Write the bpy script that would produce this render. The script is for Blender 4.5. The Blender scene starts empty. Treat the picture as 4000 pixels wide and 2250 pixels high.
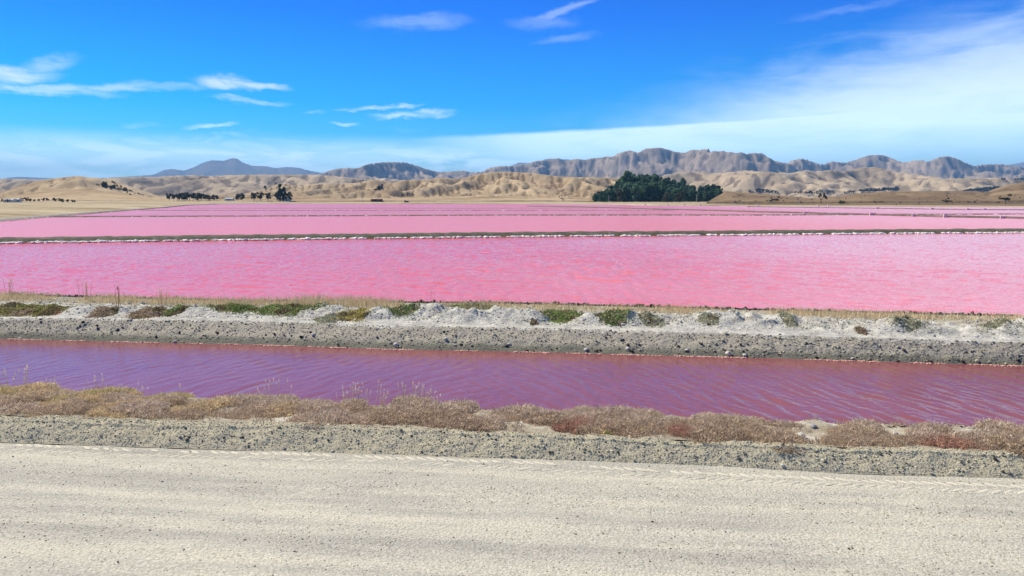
import bpy, math, random
import numpy as np

random.seed(7)
RNG = np.random.default_rng(11)
SC = bpy.context.scene
COL = SC.collection

# ------------------------------------------------------------------ camera
CAM_H = 3.0
FPX = 2889.0                      # focal length in pixels of the 4000 px wide photograph
PITCH = math.atan((1125 - 777) / FPX)
cam_d = bpy.data.cameras.new('camera')
cam_d.lens = 36.0 * FPX / 4000.0
cam_d.sensor_width = 36.0
cam_d.clip_start = 0.1
cam_d.clip_end = 80000.0
cam = bpy.data.objects.new('camera', cam_d)
cam.location = (0, 0, CAM_H)
cam.rotation_euler = (math.pi / 2 - PITCH, 0, 0)
COL.objects.link(cam)
SC.camera = cam

# ------------------------------------------------------------------ render settings / exposure
SC.render.engine = 'CYCLES'
SC.view_settings.view_transform = 'Standard'
SC.view_settings.look = 'None'
SC.view_settings.gamma = 1.0
SC.view_settings.use_curve_mapping = False
SC.view_settings.exposure = 0.5
SC.cycles.use_denoising = True
SC.cycles.max_bounces = 6
SC.cycles.diffuse_bounces = 3
SC.cycles.glossy_bounces = 3
SC.cycles.volume_bounces = 0

# ------------------------------------------------------------------ pixel <-> ray helpers (photograph pixels, for laying out real places)
CP, SP = math.cos(PITCH), math.sin(PITCH)

def ray(px, py):
    """(u, w): sideways and upward slope per metre of depth of the ray through a photograph pixel."""
    a = (px - 2000.0) / FPX
    v = (1125.0 - py) / FPX
    y = CP + v * SP
    z = -SP + v * CP
    return a / y, z / y

def unproj(px, py, z):
    u, w = ray(px, py)
    d = (z - CAM_H) / w
    return u * d, d

# ------------------------------------------------------------------ node helpers
class NT:
    """tiny expression builder over shader math nodes"""
    def __init__(self, tree):
        self.t = tree
        self.n = tree.nodes
        self.l = tree.links
    def new(self, typ, **kw):
        nd = self.n.new(typ)
        for k, v in kw.items():
            setattr(nd, k, v)
        return nd
    def put(self, sock, val):
        if isinstance(val, bpy.types.NodeSocket):
            self.l.new(val, sock)
        elif isinstance(val, (tuple, list)) and len(val) == 3 and sock.type == 'RGBA':
            sock.default_value = (*val, 1)
        else:
            sock.default_value = val
    def m(self, op, a, b=None, c=None, clamp=False):
        nd = self.new('ShaderNodeMath', operation=op, use_clamp=clamp)
        self.put(nd.inputs[0], a)
        if b is not None: self.put(nd.inputs[1], b)
        if c is not None: self.put(nd.inputs[2], c)
        return nd.outputs[0]
    def add(self, a, b): return self.m('ADD', a, b)
    def sub(self, a, b): return self.m('SUBTRACT', a, b)
    def mul(self, a, b): return self.m('MULTIPLY', a, b)
    def div(self, a, b): return self.m('DIVIDE', a, b)
    def smooth(self, x, a, b, lo=0.0, hi=1.0):
        nd = self.new('ShaderNodeMapRange', interpolation_type='SMOOTHSTEP')
        self.put(nd.inputs[0], x)
        nd.inputs[1].default_value, nd.inputs[2].default_value = a, b
        nd.inputs[3].default_value, nd.inputs[4].default_value = lo, hi
        return nd.outputs[0]
    def mix(self, f, a, b, blend='MIX'):
        nd = self.new('ShaderNodeMix', data_type='RGBA', blend_type=blend)
        self.put(nd.inputs[0], f); self.put(nd.inputs[6], a); self.put(nd.inputs[7], b)
        return nd.outputs[2]
    def noise(self, vec, scale, detail=4.0, rough=0.55, dist=0.0, out=0):
        nd = self.new('ShaderNodeTexNoise')
        self.put(nd.inputs['Vector'], vec)
        nd.inputs['Scale'].default_value = scale
        nd.inputs['Detail'].default_value = detail
        nd.inputs['Roughness'].default_value = rough
        nd.inputs['Distortion'].default_value = dist
        return nd.outputs[out]
    def voro(self, vec, scale, feature='F1', out=0, rand=1.0):
        nd = self.new('ShaderNodeTexVoronoi', feature=feature)
        self.put(nd.inputs['Vector'], vec)
        nd.inputs['Scale'].default_value = scale
        nd.inputs['Randomness'].default_value = rand
        return nd.outputs[out]
    def ramp(self, fac, stops):
        nd = self.new('ShaderNodeValToRGB')
        self.put(nd.inputs[0], fac)
        cr = nd.color_ramp
        while len(cr.elements) < len(stops): cr.elements.new(0.5)
        for e, (p, c) in zip(cr.elements, stops):
            e.position = p; e.color = (*c, 1)
        return nd.outputs[0]
    def mapping(self, vec, scale=(1, 1, 1), rot=(0, 0, 0), loc=(0, 0, 0)):
        nd = self.new('ShaderNodeMapping')
        self.put(nd.inputs[0], vec)
        nd.inputs[1].default_value = loc; nd.inputs[2].default_value = rot; nd.inputs[3].default_value = scale
        return nd.outputs[0]
    def comb(self, x, y, z):
        nd = self.new('ShaderNodeCombineXYZ')
        self.put(nd.inputs[0], x); self.put(nd.inputs[1], y); self.put(nd.inputs[2], z)
        return nd.outputs[0]

# ------------------------------------------------------------------ world: daylight sky with thin high cloud
SUN_EL, SUN_AZ = math.radians(49), math.radians(-57)      # azimuth clockwise from the view direction (+Y)
world = bpy.data.worlds.new('World')
SC.world = world
world.use_nodes = True
wt = world.node_tree
wt.nodes.clear()
W = NT(wt)
sky = W.new('ShaderNodeTexSky', sky_type='NISHITA')
sky.sun_disc = False
sky.sun_elevation = SUN_EL
sky.sun_rotation = SUN_AZ % (2 * math.pi)
sky.altitude = 0.0
sky.air_density = 1.0
sky.dust_density = 0.3
sky.ozone_density = 2.0
tc = W.new('ShaderNodeTexCoord')
sep = W.new('ShaderNodeSeparateXYZ')
W.l.new(tc.outputs['Generated'], sep.inputs[0])
dx, dy, dz = sep.outputs
el = W.m('ARCSINE', dz)
# deepen the clear-sky colour (a polarised-looking blue overhead, paler to the horizon), same all round
lin = W.new('ShaderNodeMapRange'); W.put(lin.inputs[0], el); lin.inputs[1].default_value = 0.0; lin.inputs[2].default_value = 0.55
tint = W.ramp(lin.outputs[0], [
    (0.0, (0.75, 1.35, 1.7)), (0.10, (0.20, 1.05, 1.6)), (0.22, (0.0, 0.74, 1.5)), (0.42, (0.0, 0.45, 1.5)), (0.65, (0.0, 0.30, 0.95)), (1.0, (0.0, 0.24, 0.70))])
base = W.mix(1.0, sky.outputs[0], tint, 'MULTIPLY')
# cloud layers in direction space: a = azimuth, el = elevation
az = W.m('ARCTAN2', dx, dy)
pl = W.comb(W.div(dx, W.m('MAXIMUM', dz, 0.02)), W.div(dy, W.m('MAXIMUM', dz, 0.02)), 0.0)
fib = W.noise(W.mapping(W.comb(az, el, 0.0), (3.2, 17.0, 1.0), (0, 0, 0.05)), 2.6, 7.0, 0.6, 0.6)
fine = W.noise(W.mapping(W.comb(az, el, 3.0), (9.0, 34.0, 1.0), (0, 0, 0.04)), 2.2, 5.0, 0.6, 0.8)
wob = W.mul(W.sub(W.noise(W.comb(az, el, 7.0), 11.0, 4.0, 0.6), 0.5), 0.05)
wob2 = W.mul(W.sub(W.noise(W.mapping(W.comb(az, el, 9.0), (1, 2.4, 1)), 22.0, 4.0, 0.6), 0.5), 0.022)
azw = W.add(az, wob)
elw = W.add(el, wob2)

def px_dir(px, py):
    u, w = ray(px, py)
    return math.atan(u), math.atan(w / math.sqrt(1 + u * u))

def wisp(px, py, rx, ry, strength, tilt=0.0, edge=1.0):
    """one small cloud: centre and half-size given in photograph pixels"""
    a0, e0 = px_dir(px, py)
    sx, sy = rx / FPX * .95, ry / FPX * .80
    da = W.mul(W.sub(azw, a0), 1.0 / sx)
    de = W.mul(W.sub(W.sub(elw, e0), W.mul(W.sub(az, a0), tilt)), 1.0 / sy)
    r = W.m('SQRT', W.add(W.mul(da, da), W.mul(de, de)))
    body = W.smooth(r, 0.25, 1.25, 1.0, 0.0)
    tex = W.smooth(fine, 0.25, 0.62, 0.25, 1.0)
    return W.mul(W.mul(body, tex), strength)

wisps = [
    (40, 292, 150, 36, .80, .05), (190, 252, 100, 34, .42, .25), (150, 352, 260, 22, .62, 0), (455, 342, 130, 20, .55, .12),
    (660, 334, 130, 17, .34, .02), (880, 322, 135, 34, .85, -.05), (1010, 335, 120, 18, .75, -.05), (970, 393, 150, 15, .52, -.05),
    (1440, 421, 120, 12, .75, .10), (1605, 414, 70, 12, .75, .08), (1610, 447, 170, 18, .80, .05), (820, 492, 110, 13, .60, .1),
    (1350, 484, 55, 10, .50, 0), (1240, 443, 40, 9, .22, 0), (545, 488, 80, 12, .20, .1), (1620, 88, 210, 42, .24, .06), (2200, 40, 170, 20, .30, .3),
    (2120, 90, 150, 34, .18, 0), (2210, 152, 140, 22, .17, .1), (3370, 26, 260, 20, .15, .10), (3720, 40, 220, 34, .08, .1)]
cl = None
for i, w_ in enumerate(wisps):
    s_ = wisp(*w_)
    cl = s_ if cl is None else W.m('MAXIMUM', cl, s_)
# long veil of cirrostratus to the right, its lower deck with a crisp upper edge that climbs to the right
deck_edge = W.add(0.0825, W.mul(W.m('MAXIMUM', az, -0.2), 0.048))
deck_a = W.mul(W.smooth(W.sub(W.add(el, W.mul(wob2, 0.20)), deck_edge), -0.0005, 0.0065, 1.0, 0.0), W.smooth(az, -0.22, 0.06))
deck_b = W.mul(W.smooth(W.sub(W.add(el, W.mul(W.sub(fib, .5), 0.10)), W.sub(deck_edge, 0.012)), -0.022, 0.022, 1.0, 0.0), W.smooth(az, -0.22, 0.06, 1.0, 0.0))
deck = W.m('MAXIMUM', deck_a, deck_b)
deck_fade = W.smooth(W.sub(el, deck_edge), -0.085, 0.0, 0.60, 1.0)
deck_right = W.smooth(az, -0.55, 0.30, 0.80, 0.98)
deck = W.mul(W.mul(W.mul(deck, deck_fade), deck_right), W.smooth(fib, 0.2, 0.6, 0.80, 1.0))
veil_top = W.add(W.add(0.115, W.mul(W.smooth(az, 0.10, 0.60, 0.0, 1.0), 0.078)), W.mul(W.smooth(az, 0.66, 1.5), 0.35))
veil_d = W.sub(W.add(el, W.add(W.mul(wob2, 1.2), W.mul(W.sub(fib, 0.5), 0.09))), veil_top)
veil = W.mul(W.smooth(veil_d, -0.075, 0.035, 1.0, 0.0), W.smooth(W.add(az, W.mul(W.sub(fib, .5), .35)), 0.02, 0.36, 0.0, 0.99))
veil = W.mul(veil, W.smooth(el, 0.050, 0.088, 0.0, 1.0))
veil = W.mul(veil, W.smooth(fib, 0.15, 0.6, 0.78, 1.0))
# streaky low haze-cloud over the left horizon
low = W.mul(W.smooth(el, 0.052, 0.086, 1.0, 0.0), W.smooth(fib, 0.30, 0.60, 0.25, 0.95))
low = W.mul(low, W.smooth(az, -0.05, 0.25, 1.0, 0.3))
# thin cirrus elsewhere in the sky (out of the frame too)
cir = W.mul(W.smooth(W.noise(W.mapping(pl, (0.5, 1.6, 1)), 1.3, 6.0, 0.62, 0.8), 0.56, 0.80, 0.0, 0.35), W.smooth(el, 0.25, 0.5, 0.0, 1.0))
tot = W.m('MAXIMUM', W.m('MAXIMUM', cl, deck), W.m('MAXIMUM', W.m('MAXIMUM', veil, low), cir))
cloud_col = W.mix(W.smooth(el, 0.0, 0.16), (12.5, 17.5, 20.0), (8.4, 9.9, 11.8))
front = W.smooth(dy, -0.2, 0.25)
tot = W.mul(tot, front)
skycol = W.mix(tot, base, cloud_col)
bg = W.new('ShaderNodeBackground')
W.l.new(skycol, bg.inputs[0])
bg.inputs[1].default_value = 0.085
wo = W.new('ShaderNodeOutputWorld')
W.l.new(bg.outputs[0], wo.inputs[0])

# ------------------------------------------------------------------ sun
sun_d = bpy.data.lights.new('sun', 'SUN')
sun_d.energy = 4.9
sun_d.angle = math.radians(0.53)
sun_d.color = (1.0, 0.90, 0.70)
sun = bpy.data.objects.new('sun', sun_d)
sv = (math.sin(SUN_AZ) * math.cos(SUN_EL), math.cos(SUN_AZ) * math.cos(SUN_EL), math.sin(SUN_EL))
from mathutils import Vector
sun.rotation_euler = Vector(sv).to_track_quat('Z', 'Y').to_euler()
sun.location = (0, 0, 50)
COL.objects.link(sun)

# ------------------------------------------------------------------ numpy noise
def _hash(ix, iy, seed):
    h = (ix.astype(np.int64) * 374761393 + iy.astype(np.int64) * 668265263 + seed * 974711) & 0xFFFFFFFF
    h = ((h ^ (h >> 13)) * 1274126177) & 0xFFFFFFFF
    h = h ^ (h >> 16)
    h = (h * 2246822519) & 0xFFFFFFFF
    return ((h ^ (h >> 15)) & 0xFFFFFF) / float(0x1000000)

def vnoise(x, y, seed=0):
    x = np.asarray(x, float); y = np.asarray(y, float)
    ix, iy = np.floor(x), np.floor(y)
    fx, fy = x - ix, y - iy
    def g(ox, oy):
        a = _hash(ix + ox, iy + oy, seed) * 2 * np.pi
        return np.cos(a) * (fx - ox) + np.sin(a) * (fy - oy)
    ux = fx ** 3 * (fx * (fx * 6 - 15) + 10); uy = fy ** 3 * (fy * (fy * 6 - 15) + 10)
    a = g(0, 0) * (1 - ux) + g(1, 0) * ux
    b = g(0, 1) * (1 - ux) + g(1, 1) * ux
    return (a * (1 - uy) + b * uy) * 1.5

def fbm(x, y, seed=0, octv=5, gain=0.5, lac=2.03):
    s, a = 0.0, 1.0
    for i in range(octv):
        s = s + a * vnoise(x, y, seed + i * 17)
        a *= gain
        x = x * lac + 5.3; y = y * lac - 3.1
    return s

def sstep(a, b, x):
    t = np.clip((x - a) / (b - a), 0, 1)
    return t * t * (3 - 2 * t)

def erosion(px, py, dirx, diry, seed):
    ix, iy = np.floor(px), np.floor(py)
    fx, fy = px - ix, py - iy
    va = np.zeros_like(px); dxa = np.zeros_like(px); dya = np.zeros_like(px); wt_ = np.zeros_like(px)
    for i in range(-2, 2):
        for j in range(-2, 2):
            hx = _hash(ix - i, iy - j, seed) * 0.5
            hy = _hash(ix - i, iy - j, seed + 91) * 0.5
            qx = fx + i - hx; qy = fy + j - hy
            w = np.exp(-(qx * qx + qy * qy) * 2.0)
            mag = (qx * dirx + qy * diry) * 2 * np.pi
            va += np.cos(mag) * w
            s = -np.sin(mag) * w
            dxa += s * dirx; dya += s * diry
            wt_ += w
    return va / wt_, dxa / wt_, dya / wt_

def eroded(px, py, gx, gy, seed, octv=4, branch=1.2):
    """spurs and gullies that run down the slope (gx, gy)"""
    h = np.zeros_like(px); hx = np.zeros_like(px); hy = np.zeros_like(px)
    a, f = 0.5, 1.0
    d0x, d0y = gy, -gx
    for k in range(octv):
        v, ex, ey = erosion(px * f, py * f, d0x + hy * branch, d0y - hx * branch, seed + 7 * k)
        h += v * a; hx += ex * a * f; hy += ey * a * f
        a *= 0.45; f *= 2.0
    return h

# ------------------------------------------------------------------ object helpers
def finish(o, label=None, cat=None, group=None, kind=None, parent=None):
    if label: o['label'] = label
    if cat: o['category'] = cat
    if group: o['group'] = group
    if kind: o['kind'] = kind
    if parent is not None: o.parent = parent
    return o

def mesh_data(name, v, f, mat=None, smooth=True, col=None):
    v = np.asarray(v, np.float32); f = np.asarray(f, np.int32)
    me = bpy.data.meshes.new(name)
    k = f.shape[1]
    me.vertices.add(len(v)); me.vertices.foreach_set('co', v.ravel())
    me.loops.add(f.size); me.loops.foreach_set('vertex_index', f.ravel())
    me.polygons.add(len(f))
    me.polygons.foreach_set('loop_start', np.arange(0, f.size, k, dtype=np.int32))
    me.polygons.foreach_set('use_smooth', np.full(len(f), bool(smooth)))
    if col is not None:
        at = me.color_attributes.new('tone', 'FLOAT_COLOR', 'POINT')
        c = np.ones((len(v), 4), np.float32); c[:, :3] = col
        at.data.foreach_set('color', c.ravel())
    me.update(calc_edges=True)
    me.validate()
    if mat: me.materials.append(mat)
    return me

def add_mesh(name, v, f, mat=None, smooth=True, col=None, **kw):
    o = bpy.data.objects.new(name, mesh_data(name, v, f, mat, smooth, col))
    COL.objects.link(o)
    return finish(o, **kw)

def link(name, me, loc=(0, 0, 0), rot=(0, 0, 0), scale=(1, 1, 1), **kw):
    o = bpy.data.objects.new(name, me)
    o.location = loc; o.rotation_euler = rot; o.scale = scale
    COL.objects.link(o)
    return finish(o, **kw)

def empty(name, loc, **kw):
    o = bpy.data.objects.new(name, None)
    o.location = loc
    o.empty_display_size = 0.2
    COL.objects.link(o)
    return finish(o, **kw)

def grid_faces(nr, nc):
    i = np.arange(nr * nc).reshape(nr, nc)
    return np.stack([i[:-1, :-1], i[:-1, 1:], i[1:, 1:], i[1:, :-1]], -1).reshape(-1, 4)

def ico(sub=0):
    t = (1 + 5 ** 0.5) / 2
    v = [(-1, t, 0), (1, t, 0), (-1, -t, 0), (1, -t, 0), (0, -1, t), (0, 1, t), (0, -1, -t), (0, 1, -t), (t, 0, -1), (t, 0, 1), (-t, 0, -1), (-t, 0, 1)]
    f = [(0, 11, 5), (0, 5, 1), (0, 1, 7), (0, 7, 10), (0, 10, 11), (1, 5, 9), (5, 11, 4), (11, 10, 2), (10, 7, 6), (7, 1, 8),
         (3, 9, 4), (3, 4, 2), (3, 2, 6), (3, 6, 8), (3, 8, 9), (4, 9, 5), (2, 4, 11), (6, 2, 10), (8, 6, 7), (9, 8, 1)]
    v = [tuple(np.array(p) / np.linalg.norm(p)) for p in v]
    for _ in range(sub):
        cache, nf = {}, []
        def mid(a, b):
            k = (min(a, b), max(a, b))
            if k not in cache:
                p = (np.array(v[a]) + np.array(v[b])) / 2
                v.append(tuple(p / np.linalg.norm(p))); cache[k] = len(v) - 1
            return cache[k]
        for a, b, c in f:
            ab, bc, ca = mid(a, b), mid(b, c), mid(c, a)
            nf += [(a, ab, ca), (b, bc, ab), (c, ca, bc), (ab, bc, ca)]
        f = nf
    return np.array(v, float), np.array(f, int)

ICO0, ICO1 = ico(0), ico(1)
OCT = (np.array([(1, 0, 0), (-1, 0, 0), (0, 1, 0), (0, -1, 0), (0, 0, 1), (0, 0, -1)], float),
       np.array([(0, 2, 4), (2, 1, 4), (1, 3, 4), (3, 0, 4), (2, 0, 5), (1, 2, 5), (3, 1, 5), (0, 3, 5)]))

def rock_shape(base, rng, jit=0.22, flat=0.7):
    v, f = base
    v = v * (1 + rng.uniform(-jit, jit, (len(v), 1)))
    v = v * np.array([rng.uniform(.8, 1.25), rng.uniform(.75, 1.1), flat * rng.uniform(.75, 1.2)])
    return v, f

def merge_scatter(variants, pos, size, rng, col=None):
    """many small pieces joined into one vertex/face array; col = (n,3) tone per piece"""
    V, F, C = [], [], []
    off = 0
    n = len(pos)
    which = rng.integers(0, len(variants), n)
    ang = rng.uniform(0, 2 * np.pi, n)
    tilt = rng.normal(0, .35, n)
    for k, (bv, bf) in enumerate(variants):
        idx = np.where(which == k)[0]
        if not len(idx): continue
        c, s = np.cos(ang[idx])[:, None], np.sin(ang[idx])[:, None]
        ct, st = np.cos(tilt[idx])[:, None], np.sin(tilt[idx])[:, None]
        x, y, z = bv[:, 0][None], bv[:, 1][None], bv[:, 2][None]
        y2, z2 = y * ct - z * st, y * st + z * ct
        vx, vy = x * c - y2 * s, x * s + y2 * c
        sz = size[idx][:, None]
        v = np.stack([vx * sz + pos[idx, 0:1], vy * sz + pos[idx, 1:2], z2 * sz + pos[idx, 2:3]], -1)
        m = len(bv)
        f = bf[None] + (np.arange(len(idx)) * m)[:, None, None] + off
        V.append(v.reshape(-1, 3)); F.append(f.reshape(-1, 3))
        if col is not None: C.append(np.repeat(col[idx], m, 0))
        off += len(idx) * m
    return np.concatenate(V), np.concatenate(F), (np.concatenate(C) if col is not None else None)

# ------------------------------------------------------------------ materials
def new_mat(name):
    m = bpy.data.materials.new(name)
    m.use_nodes = True
    t = m.node_tree
    b = t.nodes['Principled BSDF']
    return m, NT(t), b

def tone_attr(N):
    a = N.new('ShaderNodeVertexColor')
    a.layer_name = 'tone'
    return a.outputs[0]

def obj_co(N):
    return N.new('ShaderNodeNewGeometry').outputs['Position']

def bump(N, b, h, strength, dist):
    bp = N.new('ShaderNodeBump')
    bp.inputs['Strength'].default_value = strength
    bp.inputs['Distance'].default_value = dist
    N.put(bp.inputs['Height'], h)
    N.l.new(bp.outputs[0], b.inputs['Normal'])

def tone_mat(name, rough=0.95, noise_scale=None, amp=0.3, transl=0.0, spec=0.2, bump_scale=None, bump_dist=0.01):
    """colour from the 'tone' attribute with a little noise"""
    m, N, b = new_mat(name)
    c = tone_attr(N)
    if noise_scale:
        n = N.noise(obj_co(N), noise_scale, 4, .6)
        g = N.smooth(n, .25, .75, 1 - amp, 1 + amp)
        c = N.mix(1.0, c, N.comb(g, g, g), 'MULTIPLY')
    N.put(b.inputs['Base Color'], c)
    b.inputs['Roughness'].default_value = rough
    b.inputs['Specular IOR Level'].default_value = spec
    if bump_scale:
        bump(N, b, N.noise(obj_co(N), bump_scale, 5, .6), 0.8, bump_dist)
    if transl:
        tr = N.new('ShaderNodeBsdfTranslucent')
        N.put(tr.inputs[0], c)
        mx = N.new('ShaderNodeMixShader'); mx.inputs[0].default_value = transl
        N.l.new(b.outputs[0], mx.inputs[1]); N.l.new(tr.outputs[0], mx.inputs[2])
        out = N.t.nodes['Material Output']
        N.l.new(mx.outputs[0], out.inputs[0])
    return m

# ------------------------------------------------------------------ the lines of the place, read off the photograph as world polylines
def poly(pts, z):
    a = np.array([unproj(px, py, z) for px, py in pts])
    o = np.argsort(a[:, 0]); a = a[o]
    def f(x):
        x = np.asarray(x, float)
        r = np.interp(x, a[:, 0], a[:, 1])
        s0 = (a[-1, 1] - a[0, 1]) / (a[-1, 0] - a[0, 0])
        r = np.where(x < a[0, 0], a[0, 1] + s0 * (x - a[0, 0]), r)
        return np.where(x > a[-1, 0], a[-1, 1] + s0 * (x - a[-1, 0]), r)
    return f

Z_CANAL, Z_POND = -0.50, -0.30
L0 = poly([(0, 1724), (505, 1741), (1300, 1766), (1956, 1789), (2600, 1812), (3143, 1839), (4000, 1869)], 0.0)     # foot of the gravel windrow
L1 = poly([(0, 1643), (656, 1663), (1300, 1677), (1956, 1701), (2600, 1731), (3252, 1758), (4000, 1779)], 0.17)    # its crest
L2 = poly([(0, 1615), (505, 1633), (1300, 1655), (1956, 1681), (2600, 1710), (3198, 1738), (4000, 1760)], 0.19)    # where the scrub starts
L3 = poly([(0, 1527), (1000, 1566), (2000, 1605), (3000, 1645), (4000, 1672)], 0.08)                                # lip above the canal
L3b = lambda x: L3(x) + 1.3                                                                                         # foot of the near canal bank
L4 = poly([(0, 1324), (518, 1337), (1000, 1347), (1518, 1365), (2000, 1374), (3000, 1400), (4000, 1430)], Z_CANAL)  # far waterline
L5 = poly([(0, 1244), (518, 1249), (1000, 1257), (1518, 1273), (2000, 1280), (3000, 1308), (4000, 1340)], -0.10)    # top of the far bank
L6 = poly([(0, 1150), (1000, 1176), (2000, 1183), (3000, 1210), (4000, 1234)], -0.04)                               # back edge of the dividing bank
L6b = lambda x: L6(x) + 0.9

# direction of the road
x0_, x1_ = -6.0, 5.0
ROAD_ANG = math.atan2(float(L0(x1_) - L0(x0_)), x1_ - x0_)

# ------------------------------------------------------------------ ground sheet to the horizon
m_ground, N, b = new_mat('plain_grass')
n = N.noise(obj_co(N), 0.004, 5, .6)
N.put(b.inputs['Base Color'], N.ramp(n, [(.3, (.25, .19, .11)), (.7, (.34, .27, .16))]))
b.inputs['Roughness'].default_value = 1.0
b.inputs['Specular IOR Level'].default_value = 0.1
gx = np.array([-16000, -4000, -800, 0, 800, 4000, 16000.])
gy = np.array([-3000, -400, 0, 400, 1500, 6000, 16000.])
GX, GY = np.meshgrid(gx, gy)
add_mesh('ground', np.stack([GX, GY, np.full_like(GX, -1.1)], -1).reshape(-1, 3), grid_faces(7, 7), m_ground, kind='structure')

# ------------------------------------------------------------------ near land: road, windrow, verge, canal, dividing bank
xs_near = np.concatenate([np.linspace(-60, -16, 45)[:-1], np.linspace(-16, 16, 900), np.linspace(16, 60, 45)[1:]])

def strip(name, lines, zs, na, mat, disp=None, xs=xs_near, **kw):
    """a strip of land between world lines (functions of x); zs are heights on the lines; na rows between each pair"""
    rows_y, rows_z, rows_t = [], [], []
    for k in range(len(lines) - 1):
        ya, yb = lines[k](xs), lines[k + 1](xs)
        last = k == len(lines) - 2
        ts = np.linspace(0, 1, na[k] + 1)
        if not last: ts = ts[:-1]
        for t in ts:
            rows_y.append(ya * (1 - t) + yb * t)
            rows_z.append(np.full_like(xs, zs[k] * (1 - t) + zs[k + 1] * t))
            rows_t.append(np.full_like(xs, k + t))
    Y = np.array(rows_y); Z = np.array(rows_z); T = np.array(rows_t)
    X = np.broadcast_to(xs, Y.shape)
    if disp is not None:
        Z = Z + disp(X, Y, T)
    o = add_mesh(name, np.stack([X, Y, Z], -1).reshape(-1, 3), grid_faces(*Y.shape), mat, **kw)
    return o, (X, Y, Z)

# --- road
m_road, N, b = new_mat('road_gravel')
co = obj_co(N)
al = N.mapping(co, (1, 1, 1), (0, 0, -ROAD_ANG))
streak = N.noise(N.mapping(al, (0.16, 2.4, 1)), 1.0, 6, .62, .3)
streak2 = N.noise(N.mapping(al, (0.7, 5.0, 1)), 1.0, 5, .62, .5)
patch = N.noise(al, 0.55, 4, .6)
grain = N.noise(co, 42.0, 5, .75)
grain2 = N.noise(co, 130.0, 3, .7)
rut = N.noise(N.mapping(al, (0.05, 3.4, 1), (0, 0, 0), (3, 1, 0)), 1.0, 3, .5)
f1 = N.add(N.add(N.mul(streak, .40), N.mul(rut, .34)), N.add(N.mul(streak2, .26), N.mul(patch, .18)))
c1 = N.ramp(f1, [(.42, (.345, .342, .305)), (.54, (.43, .42, .37)), (.64, (.52, .505, .43)), (.76, (.58, .555, .46))])
gr = N.add(N.smooth(grain, .3, .7, .66, 1.22), N.sub(N.smooth(grain2, .3, .7, .9, 1.1), 1.0))
c1 = N.mix(1.0, c1, N.comb(gr, gr, gr), 'MULTIPLY')
speck = N.smooth(N.voro(co, 24.0, out=0), .10, .17, 1.0, 0.0)
speckm = N.mul(speck, N.smooth(N.noise(co, 3.0, 3), .52, .66, 0.0, .45))
c1 = N.mix(speckm, c1, (.16, .15, .13))
N.put(b.inputs['Base Color'], c1)
b.inputs['Roughness'].default_value = 0.95
b.inputs['Specular IOR Level'].default_value = 0.2
hgt = N.add(N.mul(grain, .6), N.add(N.mul(N.voro(co, 38.0), -.5), N.mul(streak2, .8)))
bump(N, b, hgt, 0.75, 0.016)

def road_disp(X, Y, T):
    a = X * math.cos(ROAD_ANG) + Y * math.sin(ROAD_ANG)
    c = -X * math.sin(ROAD_ANG) + Y * math.cos(ROAD_ANG)
    z = .014 * fbm(a * .25, c * 1.6, 3, 4) + .008 * fbm(a * 1.3, c * 3.2, 9, 3)
    return z - .006
road_lines = [lambda x: np.asarray(x, float) * math.tan(ROAD_ANG) - 8.0, lambda x: np.asarray(x, float) * math.tan(ROAD_ANG) + 4.6, lambda x: L0(x) + 0.03]
road, (RX, RY, RZ) = strip('road', road_lines, [0, 0, 0], [10, 110], m_road, road_disp, kind='structure')

# --- windrow (graded gravel ridge) between road and scrub
m_wind, N, b = new_mat('loose_gravel')
co = obj_co(N)
g1 = N.noise(co, 16.0, 6, .75)
v1 = N.voro(co, 34.0)
v2 = N.voro(co, 15.0)
cc = N.ramp(g1, [(.3, (.35, .32, .235)), (.5, (.44, .405, .30)), (.7, (.52, .48, .36))])
N.put(b.inputs['Base Color'], cc)
b.inputs['Roughness'].default_value = 1.0
b.inputs['Specular IOR Level'].default_value = 0.1
bump(N, b, N.add(N.mul(g1, .8), N.add(N.mul(v1, -.6), N.mul(v2, -.5))), .8, 0.012)

def wind_disp(X, Y, T):
    bumpy = .018 * fbm(X * 3.0, Y * 3.0, 21, 4) + .009 * fbm(X * 11, Y * 11, 25, 3)
    big = .025 * fbm(X * .8, Y * .6, 28, 3)
    face = np.sin(np.clip(T, 0, 1) * np.pi) * .012
    return (bumpy * sstep(0, .25, T) + big * sstep(.1, .9, T)) + face
wind, (WX, WY, WZ) = strip('gravel_windrow_terrain', [lambda x: L0(x) - .02, lambda x: L0(x) + (L1(x) - L0(x)) * .93, L1, L2], [-.005, .155, .175, .18], [26, 4, 8], m_wind, wind_disp, kind='structure')

# --- verge with scrub, falling to the canal
m_verge, N, b = new_mat('saline_verge_soil')
co = obj_co(N)
g1 = N.noise(co, 1.7, 5, .65)
g2 = N.noise(co, 18.0, 5, .7)
cc = N.ramp(N.add(N.mul(g1, .75), N.mul(g2, .25)), [(.40, (.25, .215, .16)), (.52, (.38, .345, .27)), (.60, (.58, .56, .49))])
N.put(b.inputs['Base Color'], cc)
b.inputs['Roughness'].default_value = 1.0
b.inputs['Specular IOR Level'].default_value = 0.1
bump(N, b, g2, .9, .03)

def verge_disp(X, Y, T):
    return (.05 * fbm(X * 1.1, Y * 1.6, 33, 4) + .015 * fbm(X * 8, Y * 8, 35, 3)) * np.sin(np.clip(T / 2.2, 0, 1) * np.pi) ** .5
verge, (VX, VY, VZ) = strip('verge_terrain', [lambda x: L2(x) - .01, L3, L3b, lambda x: L3b(x) + 1.2], [.175, .09, -.50, -.95], [22, 12, 3], m_verge, verge_disp, kind='structure')

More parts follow.
